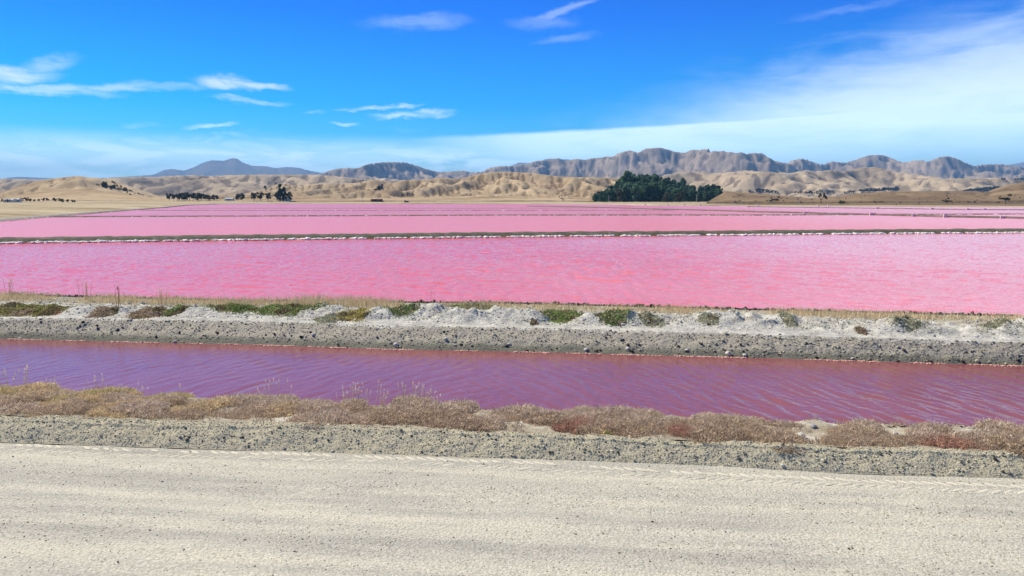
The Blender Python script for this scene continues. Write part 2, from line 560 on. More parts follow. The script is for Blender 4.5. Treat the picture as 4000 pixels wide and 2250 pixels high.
def tex_sampler(X, Y, Z):
    """height lookup on a strip grid (columns share x)"""
    xs = X[0]
    def f(x, y):
        x = np.atleast_1d(x); y = np.atleast_1d(y)
        i = np.clip(np.searchsorted(xs, x), 1, len(xs) - 1)
        i = np.where(np.abs(xs[i - 1] - x) < np.abs(xs[i] - x), i - 1, i)
        yy = Y[:, i]; zz = Z[:, i]
        j = np.clip((yy < y[None]).sum(0), 1, Y.shape[0] - 1)
        k = np.arange(len(x))
        ya, yb = yy[j - 1, k], yy[j, k]
        t = np.clip((y - ya) / np.maximum(yb - ya, 1e-6), 0, 1)
        return zz[j - 1, k] * (1 - t) + zz[j, k] * t
    return f
z_road = tex_sampler(RX, RY, RZ)
z_wind, z_verge = tex_sampler(WX, WY, WZ), tex_sampler(VX, VY, VZ)

# --- far canal bank and the dividing bank with its spoil heaps
HEAPS = [(36, 1192, .16, .5), (357, 1188, .22, .55), (500, 1192, .18, .4), (766, 1188, .30, .55), (1270, 1188, .26, .55), (1660, 1186, .30, .6), (1480, 1195, .15, .4),
         (1970, 1192, .24, .5), (2060, 1200, .18, .4), (2310, 1216, .20, .35), (2450, 1205, .28, .5), (2621, 1222, .22, .45), (2849, 1210, .36, .75), (3062, 1222, .30, .45),
         (3362, 1244, .24, .5), (3530, 1238, .32, .65), (3740, 1250, .22, .5), (3958, 1244, .34, .7), (3880, 1262, .12, .4), (3200, 1235, .14, .5), (900, 1196, .16, .6), (1120, 1196, .2, .6), (180, 1196, .14, .5),
         (1820, 1196, .18, .5), (620, 1200, .14, .5), (4150, 1262, .3, .6), (4380, 1270, .3, .6), (-150, 1180, .25, .6), (-400, 1176, .25, .6)]
HEAP_W = []
for px, py, h, r in HEAPS:
    u, w = ray(px, py)
    y = 20.0
    for _ in range(30): y = float(L5(u * y) + (L6(u * y) - L5(u * y)) * (.40 + .12 * math.sin(px)))
    HEAP_W.append((u * y, y, max(.06, CAM_H + w * y + .05), r))

def bund_disp(X, Y, T):
    z = np.zeros_like(X)
    m = T >= 1
    hp = np.zeros_like(X)
    for hx, hy, h, r in HEAP_W:
        d = np.sqrt(((X - hx) / (r * 1.9)) ** 2 + ((Y - hy) / (r * 1.3)) ** 2) + .10 * fbm(X * 2.4 + hx, Y * 2.4, 45, 3)
        hp = np.maximum(hp, h * .92 * np.clip(1.06 - d, 0, 1) ** .9)
    gl = 1 + .42 * fbm(X * 3.2, Y * 2.6, 44, 5) + .18 * np.abs(vnoise(X * 9, Y * 2.5, 46))
    t2 = np.clip((T - 1) / 1.0, 0, 1)
    hp = hp * np.clip(gl, .3, 1.5) + .035 * np.clip(fbm(X * 4.5, Y * 4.5, 49, 4), -.4, 1) * sstep(.15, .4, t2)
    rough = .02 * fbm(X * 2.5, Y * 2.5, 47, 4) + .010 * fbm(X * 9, Y * 9, 48, 3)
    face = (.035 * fbm(X * 2.0, T * 2.5, 51, 4) + .02 * fbm(X * 8, Y * 9, 52, 3)) * np.sin(np.clip(T, 0, 1) * np.pi) ** .6
    return np.where(m, hp * sstep(0.02, .3, t2) + rough * sstep(0, .05, t2), face)

m_bund, N, b = new_mat('salt_crust_soil')
co = obj_co(N)
tn = N.new('ShaderNodeSeparateColor'); N.l.new(tone_attr(N), tn.inputs[0])
white_m, green_m, wet_m = tn.outputs[0], tn.outputs[1], tn.outputs[2]
g1 = N.noise(co, 3.2, 6, .68)
g2 = N.noise(co, 22.0, 5, .72)
soil = N.ramp(g2, [(.3, (.25, .235, .195)), (.5, (.35, .33, .275)), (.7, (.46, .435, .37))])
salt = N.ramp(N.add(N.mul(g1, .5), N.mul(g2, .5)), [(.38, (.23, .235, .23)), (.48, (.39, .39, .36)), (.62, (.64, .635, .58))])
wf = N.smooth(N.add(white_m, N.mul(N.sub(N.add(N.mul(g1, .6), N.mul(g2, .4)), .5), 1.5)), .38, .62)
c1 = N.mix(wf, soil, salt)
gf = N.smooth(N.add(green_m, N.mul(N.sub(g2, .5), .8)), .4, .65)
c1 = N.mix(N.mul(gf, .75), c1, (.13, .13, .06))
c1 = N.mix(N.smooth(wet_m, .0, .8, 0.0, .85), c1, (.115, .12, .095))
c1 = N.mix(N.mul(N.smooth(wet_m, -.1, -.9), N.smooth(g2, .3, .6, .5, .95)), c1, (.50, .415, .27))
N.put(b.inputs['Base Color'], c1)
b.inputs['Roughness'].default_value = 0.95
b.inputs['Specular IOR Level'].default_value = 0.2
bump(N, b, N.add(N.mul(g2, .7), N.mul(N.voro(co, 14.0), -.5)), .9, .028)

# plant mats on the dividing bank: photograph centre, half width, half height (px), tone
GREEN, OLIVE, BROWN, RUST, GREYG, GOLD = (.18, .265, .075), (.30, .30, .10), (.37, .285, .21), (.44, .21, .10), (.33, .36, .27), (.44, .37, .11)
MATS = [(60, 1196, 110, 26, OLIVE, 'olive green mat of low plants at the left end of the bank'), (190, 1212, 60, 18, OLIVE, 'olive mat of low plants beside a rust red patch'),
        (196, 1224, 38, 11, RUST, 'small rust red patch of low plants on the white bank'), (90, 1224, 50, 10, BROWN, 'flat brown patch of low plants under the olive mat'),
        (404, 1219, 46, 17, BROWN, 'brown dome of low plants between two white salt heaps'), (578, 1220, 66, 19, BROWN, 'wide brown mound of low plants on the white slope left of the tallest white heap'),
        (690, 1208, 46, 13, GREEN, 'narrow green mat of plants climbing the left side of a white heap'), (910, 1200, 95, 20, GREEN, 'green mat of plants just right of the pointed white heap'),
        (1120, 1204, 135, 22, GREEN, 'widest bright green mat of plants on the salt bank'), (1285, 1246, 52, 20, GREYG, 'grey green plants trailing down to the bank edge'),
        (1378, 1230, 68, 22, GOLD, 'golden green mat of plants running down to the bank edge'), (1570, 1202, 64, 17, GREEN, 'green tuft of plants on the left shoulder of a white heap'),
        (1840, 1203, 92, 14, GREEN, 'long thin green mat of plants near the middle of the bank'), (2190, 1236, 88, 32, GREEN, 'bright green hanging mat of plants shaped like a bowl'),
        (2392, 1222, 60, 22, GREEN, 'green mat of plants beside a fan of white streaks'), (2546, 1252, 54, 20, GREYG, 'grey green mat of plants under the tan grass bowl'),
        (2768, 1240, 40, 16, GREYG, 'grey green plants at the left foot of the big grey heap'), (3075, 1240, 26, 18, GREYG, 'dark grey green tuft on the pointed heap right of middle'),
        (3540, 1252, 60, 14, GREYG, 'dark grey green plants over the blue grey heap at right'), (3880, 1256, 60, 10, GREYG, 'dark plants on the crest of the last heap at right'),
        (2087, 1264, 16, 7, BROWN, 'small round brown cushion plant on the white path near the bowl shaped mat'), (3362, 1291, 21, 8, BROWN, 'small round brown cushion plant alone on the white path at right')]

xs_bund = np.concatenate([np.linspace(-60, -20, 30)[:-1], np.linspace(-20, 20, 800), np.linspace(20, 60, 30)[1:]])
rows = []
o_b, (BX, BY, BZ) = strip('canal_bank_terrain', [lambda x: L4(x) - 1.2, L4, L5, lambda x: L5(x) + (L6(x) - L5(x)) * 1.0, L6b, lambda x: L6b(x) + 1.5], [-.95, -.51, -.10, -.05, -.38, -.8], [3, 16, 62, 6, 2], m_bund,
                          lambda X, Y, T: np.where(T >= 1, bund_disp(X, Y, np.clip(T - 1, 0, 3)) * sstep(3.0, 2.9, T), 0), xs=xs_bund, kind='structure')
z_bund = tex_sampler(BX, BY, BZ)
# attribute: R = salt crust, G = under plants, B = damp foot
tt = (BY - L5(BX)) / (L6(BX) - L5(BX))
fr = (BY - L4(BX)) / (L5(BX) - L4(BX))
white = sstep(-.06, .05, tt) * (1 - sstep(.60, .85, tt)) * .78
right = sstep(2.0, 12.0, BX)
HPF = bund_disp(BX, BY, np.where(tt >= 0, np.clip(1 + tt, 1, 2), 0.0)) * (tt > 0)
white = white - np.clip(HPF, 0, .4) * (.4 + 3.2 * right) * (.6 + vnoise(BX * 2, BY * 2, 88)) - .12 * right * sstep(.3, .55, tt) + .30 * sstep(.62, 1.0, fr) * (tt < 0) * (.55 + .9 * vnoise(BX * .5, BX * 0 + 3, 61))
green = np.zeros_like(BX)
MAT_W = []
for px, py, hx_, hy_, tone, lab in MATS:
    # march the ray onto the bank surface
    u, w = ray(px, py)
    ys = np.linspace(13, 26, 900)
    zz = CAM_H + w * ys
    g = z_bund(u * ys, ys)
    k = np.argmax(zz <= g + .005) or 450
    cx, cy = u * ys[k], ys[k]
    rx = hx_ / FPX * cy
    ry = max(rx * .45, hy_ / FPX * cy * 4.2)
    MAT_W.append((cx, cy, rx, min(ry, 1.5), tone, lab))
    d = ((BX - cx) / (rx * 1.05)) ** 2 + ((BY - cy) / (min(ry, 1.3) * 1.05)) ** 2
    green = np.maximum(green, np.clip(1.35 - d, 0, 1))
back = sstep(.62, .84, tt) * (.6 + .2 * vnoise(BX, BX * 0, 5))
wet = sstep(.55, .0, fr) * (fr > -.8) * (tt < 0)
white = white + .28 * sstep(-.02, .05, tt) * (1 - sstep(.14, .30, tt))
wet = wet - sstep(.66, .80, tt) * (1 - sstep(.96, 1.0, tt)) * np.clip(.75 + .8 * fbm(BX * .55, BX * 0 + 2, 19, 3), .1, 1)
colr = np.stack([white, np.maximum(green, 0), wet], -1).reshape(-1, 3)
at = o_b.data.color_attributes.new('tone', 'FLOAT_COLOR', 'POINT')
ca = np.ones((colr.shape[0], 4), np.float32); ca[:, :3] = colr
at.data.foreach_set('color', ca.ravel())

# ------------------------------------------------------------------ water
def water_mat(name, col, col2, rough, bump_list, bump_dist, scale=.02, spec=.24, stretch=(1, 1, 1), pale=None):
    m, N, b = new_mat(name)
    co = obj_co(N)
    n = N.noise(N.mapping(co, stretch), scale, 5, .6)
    n2 = N.noise(N.mapping(co, (1.0, .7, 1)), 3.2, 5, .7, .4)
    wc = N.mix(N.smooth(N.add(N.mul(n, .55), N.mul(n2, .45)), .38, .62), col, col2)
    if pale:  # cloud veil's reflection painted into the brine colour, paler toward the right
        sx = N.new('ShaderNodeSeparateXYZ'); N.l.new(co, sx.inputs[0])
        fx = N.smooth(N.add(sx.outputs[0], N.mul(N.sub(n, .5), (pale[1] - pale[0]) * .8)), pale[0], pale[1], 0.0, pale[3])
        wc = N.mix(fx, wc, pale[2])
    N.put(b.inputs['Base Color'], wc)
    b.inputs['Roughness'].default_value = rough
    b.inputs['IOR'].default_value = 1.34
    b.inputs['Specular IOR Level'].default_value = spec
    h = None
    for sc_, st, amp in bump_list:
        k = N.mul(N.noise(N.mapping(co, st), sc_, 3, .55, .3), amp)
        h = k if h is None else N.add(h, k)
    if h is not None:
        bump(N, b, h, 1.0, bump_dist)
    return m

def wave_sum(X, Y, specs, seed, env0=.2):
    rng = np.random.default_rng(seed)
    z = np.zeros_like(X)
    wx = .35 * fbm(X * .35, Y * .35, seed, 3); wy = .35 * fbm(X * .35 + 9, Y * .35, seed + 3, 3)
    for lam, amp, ang, spread, cnt in specs:
        for _ in range(cnt):
            a = math.radians(ang + rng.normal(0, spread)); l = lam * rng.uniform(.7, 1.4)
            k = 2 * math.pi / l
            ph = k * ((X + wx * lam) * math.cos(a) + (Y + wy * lam) * math.sin(a)) + rng.uniform(0, 6.28)
            env = env0 + (1.1 - env0) * np.clip(fbm(X * .5 / lam * .3, Y * .5 / lam * .3, int(rng.integers(1e6)), 2) * 1.6 + .2, 0, 1)
            s = np.sin(ph)
            z += amp / math.sqrt(cnt) * env * (s + .25 * np.cos(2 * ph))
    return z

# canal
m_canal = water_mat('canal_brine', (.215, .072, .080), (.25, .088, .092), .03, [(9.0, (1.4, 1, 1), 1.0)], .006, .25, .36)
xs = np.linspace(-16, 16, 900)
nr = 110
ya, yb = L3b(xs) - .15, L4(xs) + .15
T = np.linspace(0, 1, nr)[:, None]
CX = np.broadcast_to(xs, (nr, len(xs))); CY = ya * (1 - T) + yb * T
amp = .35 + .75 * sstep(-9, 7, CX)
edge = sstep(0, .22, (yb - CY) / (yb - ya)) * .75 + .25
wr = sstep(-4.5, 2.0, CX)
CZ = Z_CANAL + (wave_sum(CX, CY, [(.34, .0070, 17, 12, 6), (.22, .0040, 24, 16, 8), (.62, .006, 12, 10, 3), (.17, .0018, 60, 40, 6)], 5) * wr
                + wave_sum(CX, CY, [(.36, .0065, -22, 12, 6), (.24, .0036, -26, 16, 8), (.7, .005, -18, 10, 3)], 8) * (1 - wr)) * amp * edge
add_mesh('canal_water', np.stack([CX, CY, CZ], -1).reshape(-1, 3), grid_faces(nr, len(xs)), m_canal, kind='structure')
for sgn in (-1, 1):
    xe = np.linspace(16, 60, 12) * sgn
    if sgn < 0: xe = xe[::-1]
    E = np.array([np.stack([xe, L3b(xe) - .15, np.full_like(xe, Z_CANAL)], -1), np.stack([xe, L4(xe) + .15, np.full_like(xe, Z_CANAL)], -1)])
    add_mesh('canal_water', E.reshape(-1, 3), grid_faces(2, 12), m_canal, kind='structure')

# far lines, as functions of u = x/y
def polyu(pts, z):
    r = [ray(px, py) for px, py in pts]
    us = np.array([a for a, _ in r]); ws = np.array([w for _, w in r])
    def f(u):
        u = np.asarray(u, float)
        w = np.interp(u, us, ws)
        s0 = (ws[1] - ws[0]) / (us[1] - us[0]); s1 = (ws[-1] - ws[-2]) / (us[-1] - us[-2])
        w = np.where(u < us[0], np.maximum(ws[0] + s0 * (u - us[0]), ws[0] - .03), w)
        w = np.where(u > us[-1], np.maximum(ws[-1] + s1 * (u - us[-1]), ws[-1] - .006), w)
        return (z - CAM_H) / w
    return f

B1 = polyu([(0, 952), (388, 947), (1000, 939), (1505, 933), (2000, 927), (2505, 923), (3000, 919), (3505, 914), (4000, 911)], Z_POND)
B2 = polyu([(0, 850), (388, 848), (1000, 846), (2000, 842), (3000, 842), (3388, 840), (4000, 838)], Z_POND)
B3 = polyu([(1700, 801), (2272, 810), (2582, 819), (2815, 825), (3000, 831), (3155, 834), (3349, 840), (3411, 841), (3695, 849), (3912, 853), (4000, 855)], Z_POND)
B4 = polyu([(500, 823), (1000, 823), (2000, 823), (2600, 822)], Z_POND)
B5 = polyu([(2900, 808), (3419, 815), (3776, 820), (4000, 821)], Z_POND)
B6 = polyu([(700, 814), (2000, 814), (2400, 813)], Z_POND)
SHORE = polyu([(-900, 900), (-300, 884), (0, 867), (237, 846), (427, 830), (637, 813), (737, 803), (846, 798), (1000, 796), (2000, 797), (2388, 799), (2543, 803), (3000, 806), (4000, 810), (4600, 812)], Z_POND)

def pond_mesh(name, fa, fb, us, nr, mat, waves=None, z=Z_POND, power=1.6):
    ya, yb = fa(us), fb(us)
    T = (np.linspace(0, 1, nr) ** power)[:, None]
    Y = ya * (1 - T) + yb * T
    X = us[None] * Y
    Z = np.full_like(X, z)
    if waves is not None: Z = Z + waves(X, Y)
    return add_mesh(name, np.stack([X, Y, Z], -1).reshape(-1, 3), grid_faces(nr, len(us)), mat, kind='structure')

P1, P2 = (.69, .132, .135), (.71, .165, .16)
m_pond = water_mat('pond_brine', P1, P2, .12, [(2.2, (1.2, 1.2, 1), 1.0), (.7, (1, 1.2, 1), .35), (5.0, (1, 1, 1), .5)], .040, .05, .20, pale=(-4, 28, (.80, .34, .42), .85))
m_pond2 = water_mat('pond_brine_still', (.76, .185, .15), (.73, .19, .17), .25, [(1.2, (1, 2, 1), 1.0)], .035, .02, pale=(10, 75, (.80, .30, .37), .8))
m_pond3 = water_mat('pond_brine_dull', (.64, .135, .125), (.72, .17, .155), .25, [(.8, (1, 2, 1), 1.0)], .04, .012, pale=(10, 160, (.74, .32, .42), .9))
us_p = np.concatenate([np.linspace(-1.8, -.86, 60), np.linspace(-.84, .84, 900), np.linspace(.86, 1.8, 60)])
def L6u(us):
    y = np.full_like(us, 20.0)
    for _ in range(25): y = L6b(us * y) - .35
    return y
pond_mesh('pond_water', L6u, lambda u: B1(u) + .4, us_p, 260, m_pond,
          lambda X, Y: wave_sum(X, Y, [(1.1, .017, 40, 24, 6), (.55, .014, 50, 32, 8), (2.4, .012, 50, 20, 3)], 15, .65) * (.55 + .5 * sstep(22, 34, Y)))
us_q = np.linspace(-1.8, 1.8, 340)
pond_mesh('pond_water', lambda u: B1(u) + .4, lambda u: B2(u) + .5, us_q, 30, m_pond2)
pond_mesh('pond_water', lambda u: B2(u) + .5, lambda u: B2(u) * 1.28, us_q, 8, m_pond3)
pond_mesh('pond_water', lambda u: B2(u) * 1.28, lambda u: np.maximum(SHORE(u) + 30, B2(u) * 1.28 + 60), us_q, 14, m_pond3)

# bunds between the ponds
m_bank, N, b = new_mat('pond_bank_mud')
co = obj_co(N)
g = N.noise(co, 1.2, 5, .65)
N.put(b.inputs['Base Color'], N.ramp(g, [(.35, (.075, .075, .055)), (.55, (.125, .12, .09)), (.74, (.22, .21, .17))]))
b.inputs['Roughness'].default_value = 1.0
b.inputs['Specular IOR Level'].default_value = 0.15
m_bank2, N, b = new_mat('pond_bank_dark_mud')
N.put(b.inputs['Base Color'], N.ramp(N.noise(obj_co(N), .7, 4, .6), [(.35, (.10, .07, .07)), (.7, (.20, .15, .14))]))
b.inputs['Roughness'].default_value = 1.0

def bund(f, u0, u1, n, width, height, mat, seed):
    us = np.linspace(u0, u1, n)
    prof = [(-.12, -.25), (.0, .0), (.10, .55), (.30, .92), (.62, 1.0), (.85, .6), (1.05, -.25)]
    y0 = f(us)
    rows = []
    wv = 1 + .07 * fbm(us * 40, us * 0 + seed, seed, 3)
    for t, hz in prof:
        y = y0 + t * width
        x = us * y0
        jit = .08 * height * fbm(x * .8, y * 0 + t * 9, seed + 5, 4)
        rows.append(np.stack([x, y, Z_POND + hz * height * wv + jit], -1))
    return add_mesh('pond_bank_terrain', np.array(rows).reshape(-1, 3), grid_faces(len(prof), n), mat, kind='structure')
bund(B1, -1.8, 1.8, 2400, 2.6, .40, m_bank, 1)
bund(B2, -1.8, 1.8, 1400, 2.5, .20, m_bank, 2)
bund(B3, .02, 1.8, 900, 3.5, .34, m_bank2, 3)
bund(B4, -.50, .22, 300, 3.5, .16, m_bank2, 4)
bund(B5, .32, 1.8, 600, 4.0, .26, m_bank2, 5)
bund(B6, -.44, .15, 300, 4.0, .12, m_bank2, 6)

# wind-blown foam along the downwind edges of the ponds: uncountable flecks
m_foam, N, b = new_mat('salt_foam')
N.put(b.inputs['Base Color'], (.86, .84, .84))
b.inputs['Roughness'].default_value = .8
def foam_line(f, u0, u1, n, size, gap, seed, zofs=.03, spread=.2):
    rng = np.random.default_rng(seed)
    us = rng.uniform(u0, u1, n)
    y = f(us)
    keep = fbm(us * gap, us * 0 + seed, seed, 3) > -.28
    us, y = us[keep], y[keep]
    yy = y - np.abs(rng.normal(0, spread, len(us))) + .12
    sz = size * .45 * np.minimum(rng.lognormal(0, .5, len(us)), 2.0) * (1 + .8 * np.clip(fbm(us * gap * 3, us * 0, seed + 2, 2), -.6, 1))
    pos = np.stack([us * y, yy, np.full_like(us, Z_POND + zofs) + rng.uniform(0, size * .4, len(us))], -1)
    var = [rock_shape(ICO0, rng, .35, .40) for _ in range(8)]
    return merge_scatter(var, pos, sz, rng)[:2]
fo = [foam_line(B1, -.76, .76, 9000, .16, 60, 1), foam_line(B2, -.56, .76, 1500, .16, 50, 2, spread=.4), foam_line(B4, -.42, .2, 500, .20, 30, 3, spread=.5),
      foam_line(lambda u: B3(u) + 4, .42, .74, 300, .30, 40, 4), foam_line(lambda u: SHORE(u) - .4, -.76, -.40, 900, .16, 40, 5, spread=.4)]
off = 0; V = []; F = []
for v, f in fo:
    V.append(v); F.append(f + off); off += len(v)
add_mesh('foam', np.concatenate(V), np.concatenate(F), m_foam, kind='stuff')

# pinkish scum line along the far edge of the canal
rng = np.random.default_rng(31)
n_ = 3000
xx = rng.uniform(-14, 13, n_)
keep = fbm(xx * .8, xx * 0, 71, 3) > -.1
xx = xx[keep]
pos = np.stack([xx, L4(xx) - np.abs(rng.normal(0, .03, len(xx))) - .0, np.full_like(xx, Z_CANAL + .004)], -1)
m_scum, N, b = new_mat('canal_scum')
N.put(b.inputs['Base Color'], (.66, .36, .28))
b.inputs['Roughness'].default_value = .7
v, f, _ = merge_scatter([rock_shape(ICO0, rng, .15, .3) for _ in range(4)], pos, rng.uniform(.008, .035, len(xx)), rng)
add_mesh('canal_foam', v, f, m_scum, kind='stuff')

# ------------------------------------------------------------------ far land and hills
def terrain_mat(name, stops, scale, stops2=None, scale2=None, bumpd=None, high=None):
    m, N, b = new_mat(name)
    co = obj_co(N)
    n1 = N.noise(co, scale, 6, .62)
    c = N.ramp(n1, stops)
    tn = N.new('ShaderNodeSeparateColor'); N.l.new(tone_attr(N), tn.inputs[0])
    n2 = N.noise(co, scale * 9, 5, .7)
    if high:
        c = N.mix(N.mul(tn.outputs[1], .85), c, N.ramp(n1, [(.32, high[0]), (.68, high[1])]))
    # a darker second tone in the gullies and on some slopes
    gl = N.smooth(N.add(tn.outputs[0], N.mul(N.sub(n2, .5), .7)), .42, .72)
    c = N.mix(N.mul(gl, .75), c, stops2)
    gr = N.smooth(n2, .3, .7, .82, 1.18)
    c = N.mix(1.0, c, N.comb(gr, gr, gr), 'MULTIPLY')
    N.put(b.inputs['Base Color'], c)
    b.inputs['Roughness'].default_value = 1.0
    b.inputs['Specular IOR Level'].default_value = 0.05
    if bumpd:
        bump(N, b, n2, .8, bumpd)
    return m

TERR = []     # (us, Y grid rows (nr,nc), Z) for dropping trees onto
def hit_terrain(px, py, lo=90.0, hi=3500.0, only=None):
    u, w = ray(px, py)
    best = None
    for us, Yg, Zg, nm in TERR:
        if only and nm not in only: continue
        if u < us[0] or u > us[-1]: continue
        i = int(np.clip(np.searchsorted(us, u), 1, len(us) - 1))
        t = (u - us[i - 1]) / (us[i] - us[i - 1])
        yy = Yg[:, i - 1] * (1 - t) + Yg[:, i] * t
        zz = Zg[:, i - 1] * (1 - t) + Zg[:, i] * t
        ys = np.linspace(max(lo, yy[0]), min(hi, yy[-1]), 1500)
        zs = np.interp(ys, yy, zz)
        below = CAM_H + w * ys <= zs
        if below.any():
            k = int(np.argmax(below))
            if best is None or ys[k] < best[0]: best = (ys[k], zs[k])
    if best is None:
        return None
    return (u * best[0], best[0], best[1])

def skyline(pts):
    r = [ray(px, py) for px, py in pts]
    return np.array([a for a, _ in r]), np.array([w for _, w in r])

def extend(pts):
    """a skyline that runs to the edge of the picture goes on rolling beyond it"""
    pts = list(pts)
    if pts[-1][0] >= 4100:
        y = pts[-1][1]
        pts += [(pts[-1][0] + d, y + o) for d, o in ((350, -14), (700, 10), (1100, -8), (1500, 12), (2000, -4), (2500, 10))]
    if pts[0][0] <= -500:
        y = pts[0][1]
        pts = [(pts[0][0] - d, y + o) for d, o in ((2400, 4), (1900, -12), (1400, 6), (1000, -14), (600, 5), (300, -6))] + pts
    return pts

def hill(name, pts, y0, yr, y1, nr, nc, mat, cell, amp, seed, foot=0.5, u0=None, u1=None, shape=1.0, octv=4, rough=.12, slope=1.4, branch=1.2, ridge_jit=.08, lift=.5):
    us_s, ws = skyline(extend(pts))
    u0 = us_s[0] if u0 is None else u0; u1 = us_s[-1] if u1 is None else u1
    us = np.linspace(u0, u1, nc)
    target = np.interp(us, us_s, ws)                  # slope of the skyline as seen from the road
    ker = np.hanning(max(5, int(nc * .035)) | 1); ker /= ker.sum()
    pad = len(ker) // 2
    soft = np.convolve(np.pad(target, pad, mode='edge'), ker, 'valid')
    s = np.linspace(0, 1, nr)
    Y = np.broadcast_to((y0 + (y1 - y0) * s ** 1.05)[:, None], (nr, nc)).copy()
    X = us[None] * Y
    yrr = yr * (1 + ridge_jit * fbm(X / (cell * 2.5), X * 0 + seed, seed + 40, 2))
    t = (Y - y0) / (yrr - y0)
    P = np.where(t < 1, np.clip(t, 0, 1) ** shape * (1 + lift * (1 - np.clip(t, 0, 1))), 1 - .55 * np.clip((Y - yrr) / (y1 - yrr + 1e-6), 0, 1) ** 1.3)
    Hs = CAM_H + soft[None] * yrr - foot
    Hb = np.maximum(Hs, 0) * P
    nz = fbm(X / cell, Y / cell, seed, 4)
    hh = Hb * (1 + rough * nz)
    scale_h = max(10.0, np.percentile(Hs, 80))
    gu = np.gradient(hh, axis=1) / np.maximum(np.gradient(X, axis=1), 1e-6)
    gv = np.gradient(hh, axis=0) / np.gradient(Y, axis=0)
    k = slope * cell / scale_h
    er = eroded(X / cell * 1.6, Y / cell * 1.6, np.clip(gu * k, -1.6, 1.6), np.clip(gv * k, -1.6, 1.6), seed + 3, octv, branch)
    env = np.clip(t, 0, 1) ** .6 * np.clip(.35 + .9 * (1 - np.clip(t, 0, 1)), .35, 1)
    h = hh + amp * scale_h * er * env + amp * .25 * scale_h * fbm(X / cell * 4, Y / cell * 4, seed + 9, 4) * env
    # bring the skyline, as seen from the road, onto the photographed one
    for _ in range(3):
        wmax = ((h + foot - CAM_H) / Y).max(0)
        kf = (target - (foot - CAM_H) / yr) / np.maximum(wmax - (foot - CAM_H) / yr, 1e-5)
        kf = np.clip(kf, .3, 3.0)
        h = h * (1 + (kf[None] - 1) * sstep(.0, .9, t))
    Z = np.where(s[:, None] < .02, foot - 6, h + foot)
    conc = er - np.roll(er, 0)
    lap = (np.roll(h, 2, 1) + np.roll(h, -2, 1) - 2 * h) / (scale_h * .02)
    relh = np.clip((Z - foot) / scale_h, 0, 1.2)
    upper = sstep(.35, .85, relh + .35 * fbm(X / cell * 1.1, Y / cell * 1.1, seed + 31, 3))
    tone = np.clip(.30 + .35 * np.clip(lap, -1, 1) + .20 * fbm(X / cell * 1.3, Y / cell * 1.3, seed + 20, 3), 0, 1)
    col = np.stack([tone, upper, tone * 0], -1).reshape(-1, 3)
    add_mesh(name, np.stack([X, Y, Z], -1).reshape(-1, 3), grid_faces(nr, nc), mat, True, col, kind='structure')
    TERR.append((us, Y, Z, name))

